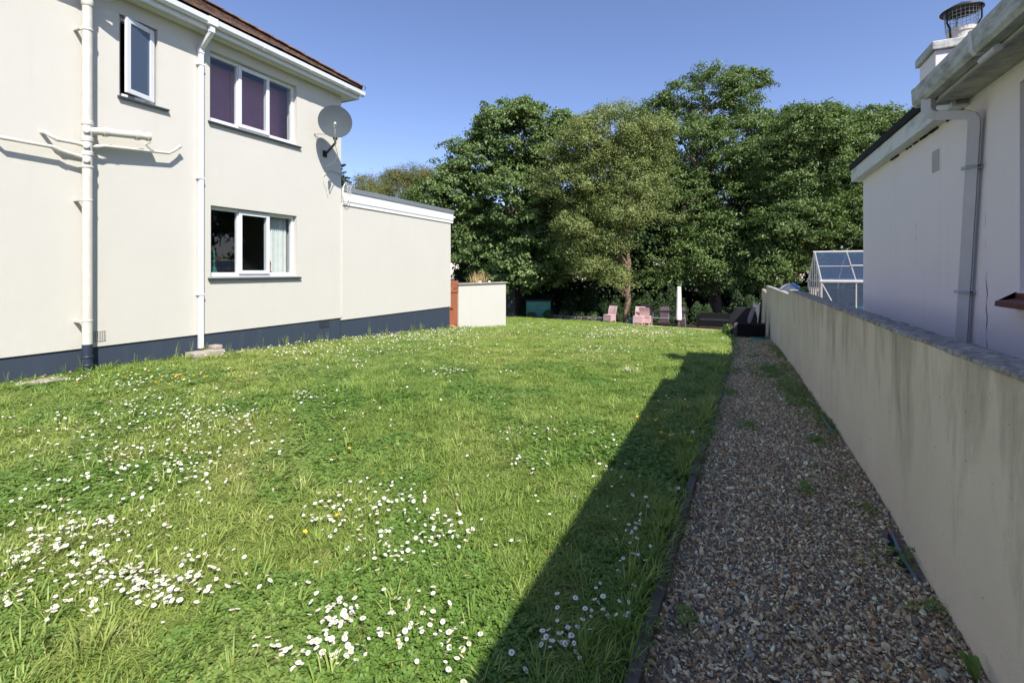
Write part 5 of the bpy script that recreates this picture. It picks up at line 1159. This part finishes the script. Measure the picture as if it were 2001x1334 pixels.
# --- gravel
def pebble(name, seed, sx, sy, sz):
    rng = np.random.default_rng(seed); bm = bmesh.new(); bmesh.ops.create_icosphere(bm, subdivisions=2, radius=.5); bm.verts.ensure_lookup_table()
    d = rng.normal(size=(8, 3)); d = unit(d); h = rng.uniform(.24, .42, 8)
    for v in bm.verts:
        p = np.array(v.co)
        for q, k in zip(d, h):
            e = p @ q
            if e > k: p = p - q*(e-k)*.97
        v.co = (p[0]*sx, p[1]*sy, p[2]*sz)
    V = [tuple(v.co) for v in bm.verts]; bm.verts.ensure_lookup_table(); F = [tuple(v.index for v in f.verts) for f in bm.faces]; bm.free()
    return src_obj(name, V, F, M['stone'], None, False)
peb = [pebble('pebble_a', 1, 1.1, .75, .45), pebble('pebble_b', 2, 1.25, .58, .4), pebble('pebble_c', 3, 1.05, .85, .55), pebble('pebble_d', 4, 1.4, .5, .36), pebble('pebble_e', 5, 1.15, .8, .3), pebble('pebble_f', 6, 1.2, .62, .5)]
rng = np.random.default_rng(6); PXs = []; PYs = []
for (y0, y1, dd) in ((.9, 2.2, 11000), (2.2, 3.0, 9800), (3.0, 3.8, 8600), (3.8, 4.8, 7200), (4.8, 6, 5800), (6, 8, 4200), (8, 10, 3200), (10, 14, 2200), (14, 20.5, 1500)):
    m = int((y1-y0)*1.4*dd); x = rng.uniform(-.4, 1.05, m); y = rng.uniform(y0, y1, m); k = (x > edge_x(y)+.003) & (x < wall_x(y)-.004); PXs.append(x[k]); PYs.append(y[k])
X = np.concatenate(PXs); Y = np.concatenate(PYs); k = ~((np.abs(X-.752) < .045 - .03*np.abs(Y-2.9)) & (np.abs(Y-2.9) < .23)); ok, D = in_view(X, Y); k &= ok; X, Y, D = X[k], Y[k], D[k]; n = len(X); print('gravel', n)
s = .0096*np.exp(rng.normal(size=n)*.42)*np.maximum(1, D/4)**.38; s = np.where(rng.random(n) < .012, s*1.7, s); s = np.minimum(s, .036)
zz = zga(Y) - .007 + rng.uniform(-.003, .012, n)
scatter('gravel', np.stack([X, Y, zz], 1), np.stack([rng.normal(size=n)*.7, rng.normal(size=n)*.7, rng.uniform(0, 6.28, n)], 1), np.repeat(s[:, None]*1.35, 3, 1), rng.integers(0, 6, n), peb, 'brown and cream flint gravel covering the path', 'gravel', [M['stone']])

# ================================================================== DAISIES AND BUTTERCUPS
def daisy_meshes():
    pv = []; pf = []; n = 15
    for k in range(n):
        a = 2*math.pi*k/n; f = np.array([math.cos(a), math.sin(a), 0]); s = np.array([-math.sin(a), math.cos(a), 0]); b = len(pv)
        for (r, w, z) in ((.0035, .0010, 0), (.0085, .0019, .0012), (.0122, .0014, .0006), (.0132, 0, .0), (.0122, -.0014, .0006), (.0085, -.0019, .0012), (.0035, -.0010, 0)): pv.append(f*r + s*w + np.array([0, 0, z]))
        pf.append(tuple(range(b, b+7)))
    cv = MB().lathe([(.0048, .0002), (.0045, .0020), (.0028, .0034), (.0006, .0038)], (0, 0, 0), 9); sv = MB().tube([(0, 0, .0), (.001, .0, -.03), (0, .002, -.075)], .0009, 4)
    return (pv, pf), (cv.v, cv.f), (sv.v, sv.f)
(pv, pf), (cv, cf), (sv, sf_) = daisy_meshes()
def raw(name, V, F, mat):
    me = bpy.data.meshes.new(name); me.from_pydata([tuple(v) for v in V], [], F); me.materials.append(mat); return me
me_p, me_c, me_s = raw('daisy', pv, pf, M['petal']), raw('flower_centre', cv, cf, M['yolk']), raw('stem', sv, sf_, M['stem'])
DAISY = [(-7.213, 6.002, 0.89, 0.57, -0.78, 0.65, 170), (-7.215, 8.787, 1.1, 0.89, -1.09, 1.33, 330), (-6.79, 10.752, 0.85, 0.72, -0.85, 1.35, 160), (-4.104, 3.604, 0.16, 0.07, -0.16, 0.14, 26), (-4.805, 2.699, 0.74, 0.34, -0.48, 0.27, 130), (-4.109, 2.775, 0.25, 0.12, -0.3, 0.2, 40), (-5.018, 2.061, 0.47, 0.22, -0.64, 0.26, 50), (-3.772, 2.381, 0.4, 0.19, -0.45, 0.28, 70), (-4.004, 1.939, 0.2, 0.09, -0.24, 0.12, 26), (-3.362, 1.952, 0.25, 0.12, -0.38, 0.22, 75), (-3.882, 1.543, 0.3, 0.14, -0.37, 0.15, 22), (-3.1, 1.316, 0.27, 0.12, -0.18, 0.08, 70), (-2.934, 1.147, 0.2, 0.09, -0.21, 0.08, 60), (-2.623, 0.944, 0.13, 0.06, -0.12, 0.04, 22), (-2.449, 1.129, 0.16, 0.07, -0.16, 0.07, 40), (-2.189, 1.25, 0.2, 0.09, -0.12, 0.07, 70), (-2.148, 1.148, 0.11, 0.05, -0.08, 0.04, 20), (-2.025, 1.987, 0.16, 0.07, -0.15, 0.15, 45), (-1.724, 2.189, 0.16, 0.07, -0.15, 0.19, 34), (-1.367, 2.067, 0.14, 0.07, -0.08, 0.12, 34), (-1.491, 1.816, 0.11, 0.05, -0.08, 0.1, 22), (-1.406, 1.354, 0.09, 0.04, -0.05, 0.05, 32), (-1.41, 1.194, 0.1, 0.05, -0.07, 0.06, 22), (-1.213, 1.285, 0.1, 0.05, -0.06, 0.06, 16), (-1.056, 1.461, 0.1, 0.05, -0.09, 0.12, 20), (-0.87, 1.444, 0.06, 0.03, -0.05, 0.08, 14), (-3.517, 5.57, 0.21, 0.12, -0.19, 0.3, 30), (-1.347, 7.105, 0.13, 0.08, -0.05, 0.27, 18), (-5.2, 5.508, 0.12, 0.07, -0.27, 0.29, 14), (-1.514, 3.554, 0.19, 0.09, -0.05, 0.11, 22), (-1.34, 3.055, 0.07, 0.03, -0.03, 0.08, 9), (-3.832, 16.12, 1.27, 1.77, -0.67, 2.83, 260), (-1.965, 14.731, 0.79, 0.96, -0.3, 2.22, 170), (-3.44, 12.19, 0.57, 0.47, -0.26, 0.93, 70), (-2.39, 9.201, 0.39, 0.28, -0.22, 0.85, 60), (-6.653, 16.094, 0.63, 1.03, -0.93, 2.24, 60), (-0.387, 2.521, 0.14, 0.07, -0.03, 0.2, 20), (-0.447, 1.799, 0.18, 0.08, -0.03, 0.13, 22), (-0.616, 1.587, 0.1, 0.05, -0.02, 0.06, 12), (-0.783, 3.148, 0.16, 0.07, -0.14, 0.57, 18), (-0.487, 5.173, 0.28, 0.16, -0.23, 2.43, 22), (-2.789, 6.003, 0.12, 0.07, -0.1, 0.21, 10), (-7.415, 2.907, 0.38, 0.27, -0.24, 0.16, 30), (-6.387, 3.144, 0.32, 0.15, -0.5, 0.25, 40), (-6.521, 3.663, 0.35, 0.16, -0.44, 0.24, 25), (-0.15, 14.053, 0.17, 0.19, -0.01, 1.4, 20), (-3.369, 3.639, 2.27, 1.19, -1.41, 1.52, 60), (-2.758, 2.065, 1.48, 0.69, -0.86, 0.64, 60), (-4.142, 7.997, 1.67, 1.14, -0.72, 1.38, 60), (-1.239, 10.03, 0.74, 0.54, -0.14, 1.15, 20)]
YEL = [(-5.965, 3.765, 0.73, 0.37, -0.33, 0.21, 55), (-5.795, 11.188, 0.64, 0.55, -0.36, 0.69, 18), (-0.631, 4.112, 0.19, 0.11, -0.07, 0.43, 16), (-2.082, 2.339, 0.17, 0.08, -0.3, 0.34, 4), (-1.93, 1.859, 0.07, 0.03, -0.11, 0.11, 2), (-7.41, 3.095, 0.35, 0.16, -0.35, 0.14, 5), (-5.895, 17.332, 0.83, 1.36, -0.86, 2.54, 10)]
def patches(L, seed, sd=.62):
    rng = np.random.default_rng(seed); out = []
    for (cx, cy, ax, ay, bx, by, m) in L:
        m = int(m*(2.6 if cy > 5.5 and m > 50 else 1.7)) if seed == 3 else m
        k = max(3, m//5); cen = rng.normal(size=(k, 2))*sd*.95
        for i in range(m):
            q = cen[rng.integers(k)] + rng.normal(size=2)*sd*(.55 if rng.random() < .7 else 1.3)
            x, y = cx + ax*q[0] + bx*q[1], cy + ay*q[0] + by*q[1]
            if -7.93 < x < lawn_xr(y) - .03 and y < 24 and not (x < -7.7 and 13.3 < y < 16.4) and not (x < -8): out.append((x, y))
    return np.array(out)
DP = patches(DAISY, 3); D = np.hypot(DP[:, 0], DP[:, 1]); DP = DP[np.argsort(D)]; rng = np.random.default_rng(8); n = len(DP); print('daisies', n)
hgt = rng.uniform(.026, .066, n) + .0032*np.minimum(np.hypot(DP[:, 0], DP[:, 1]), 16); tilt = rng.normal(size=(n, 2))*.32 + np.array([.10, .14]); sc = rng.uniform(.48, .95, n); spin = rng.uniform(0, 6.28, n)
NV = in_view(DP[:, 0], DP[:, 1], 1.09)[0]; near = [i for i in range(n) if NV[i]][:300]; ns = set(near)
for i in near:
    x, y = DP[i]; o = bpy.data.objects.new('daisy', me_p); COL.objects.link(o); o.location = (x, y, zg(y) + hgt[i]); o.rotation_euler = (tilt[i, 0], tilt[i, 1], spin[i]); o.scale = (sc[i],)*3
    sh = x > -.80 - .02*y
    tag(o, 'small white daisy in the shadowed strip of lawn beside the timber edging' if sh else 'small white daisy with yellow centre in the sunlit left foreground lawn' if x < -2.0 else 'small white daisy with yellow centre in the sunlit centre foreground lawn', 'daisy', 'white daisies in the near lawn')
    for m_, nm in ((me_c, 'flower_centre'), (me_s, 'stem')):
        c = bpy.data.objects.new(nm, m_); COL.objects.link(c); c.parent = o
far = np.array([i for i in range(n) if i not in ns]); dd = np.hypot(DP[far, 0], DP[far, 1])
pvn = np.array([tuple(v) for v in pv]); whole_v = [tuple(v) for v in pv] + [tuple(v) for v in cv] + [tuple(v) for v in sv]
a0, a1 = len(pv), len(pv)+len(cv); whole_f = list(pf) + [tuple(a0+i for i in f) for f in cf] + [tuple(a1+i for i in f) for f in sf_]
wd = src_obj('daisy_a_far', whole_v, whole_f, M['petal']); wd.data.materials.append(M['yolk']); wd.data.materials.append(M['stem'])
wd.data.polygons.foreach_set('material_index', [0]*len(pf) + [1]*len(cf) + [2]*len(sf_))
k = (sc[far]*np.maximum(1, dd/6)**.30)[:, None]
scatter('far_daisies', np.stack([DP[far, 0], DP[far, 1], zga(DP[far, 1]) + hgt[far]], 1), np.stack([tilt[far, 0], tilt[far, 1], spin[far]], 1), np.repeat(k, 3, 1), np.zeros(len(far), int), [wd], 'drifts of white daisies across the rest of the lawn', 'daisies', [M['petal'], M['yolk'], M['stem']])
bv = []; bf = []
for k in range(6):
    a = k*math.pi/3; f = np.array([math.cos(a), math.sin(a), 0]); s = np.array([-math.sin(a), math.cos(a), 0]); b = len(bv)
    for (r, w, z) in ((.001, .001, 0), (.007, .005, .003), (.0115, .0035, .006), (.0115, -.0035, .006), (.007, -.005, .003), (.001, -.001, 0)): bv.append(f*r + s*w + np.array([0, 0, z]))
    bf.append(tuple(range(b, b+6)))
me_b = raw('buttercup', bv, bf, M['butter']); YP = patches(YEL, 4); rng = np.random.default_rng(2)
for (x, y) in YP:
    o = bpy.data.objects.new('buttercup', me_b); COL.objects.link(o); o.location = (x, y, zg(y) + rng.uniform(.045, .075)); o.rotation_euler = (rng.normal()*.2, .2+rng.normal()*.2, rng.uniform(0, 6)); o.scale = (1.05,)*3
    tag(o, 'small yellow wildflower in the far lawn' if y > 8 else 'small yellow wildflower in the lawn below the white downpipe' if x < -4 else 'small yellow wildflower in the shadowed lawn near the path' if x > -1.1 else 'small yellow wildflower among the foreground daisies', 'flower', 'yellow wildflowers scattered through the lawn')
    c = bpy.data.objects.new('stem', me_s); COL.objects.link(c); c.parent = o
# broad dock leaf poking up at the foot of the wall
dk = thing('dock_weed', 'broad green dock leaf poking up at the bottom of the garden wall', 'weed', (.735, 2.12, .03)); b = MB()
for (a, L, w) in ((2.4, .06, .018), (1.5, .045, .016), (3.3, .04, .014)):
    vs = []
    for i in range(6):
        t = i/5; q = Vector((.74 + math.cos(a)*L*t, 2.10 + math.sin(a)*L*t, .02 + .07*math.sin(t*2.2))); s = Vector((-math.sin(a), math.cos(a), 0))*w*math.sin(math.pi*min(1, t*.9+.1))
        vs += [q-s+Vector((0,0,.006)), q, q+s+Vector((0,0,.006))]
    b.add(vs, [(i*3+j, i*3+j+1, i*3+4+j, i*3+3+j) for i in range(5) for j in range(2)])
b.build('leaf', M['clover'], dk, fix=False, smooth=True)
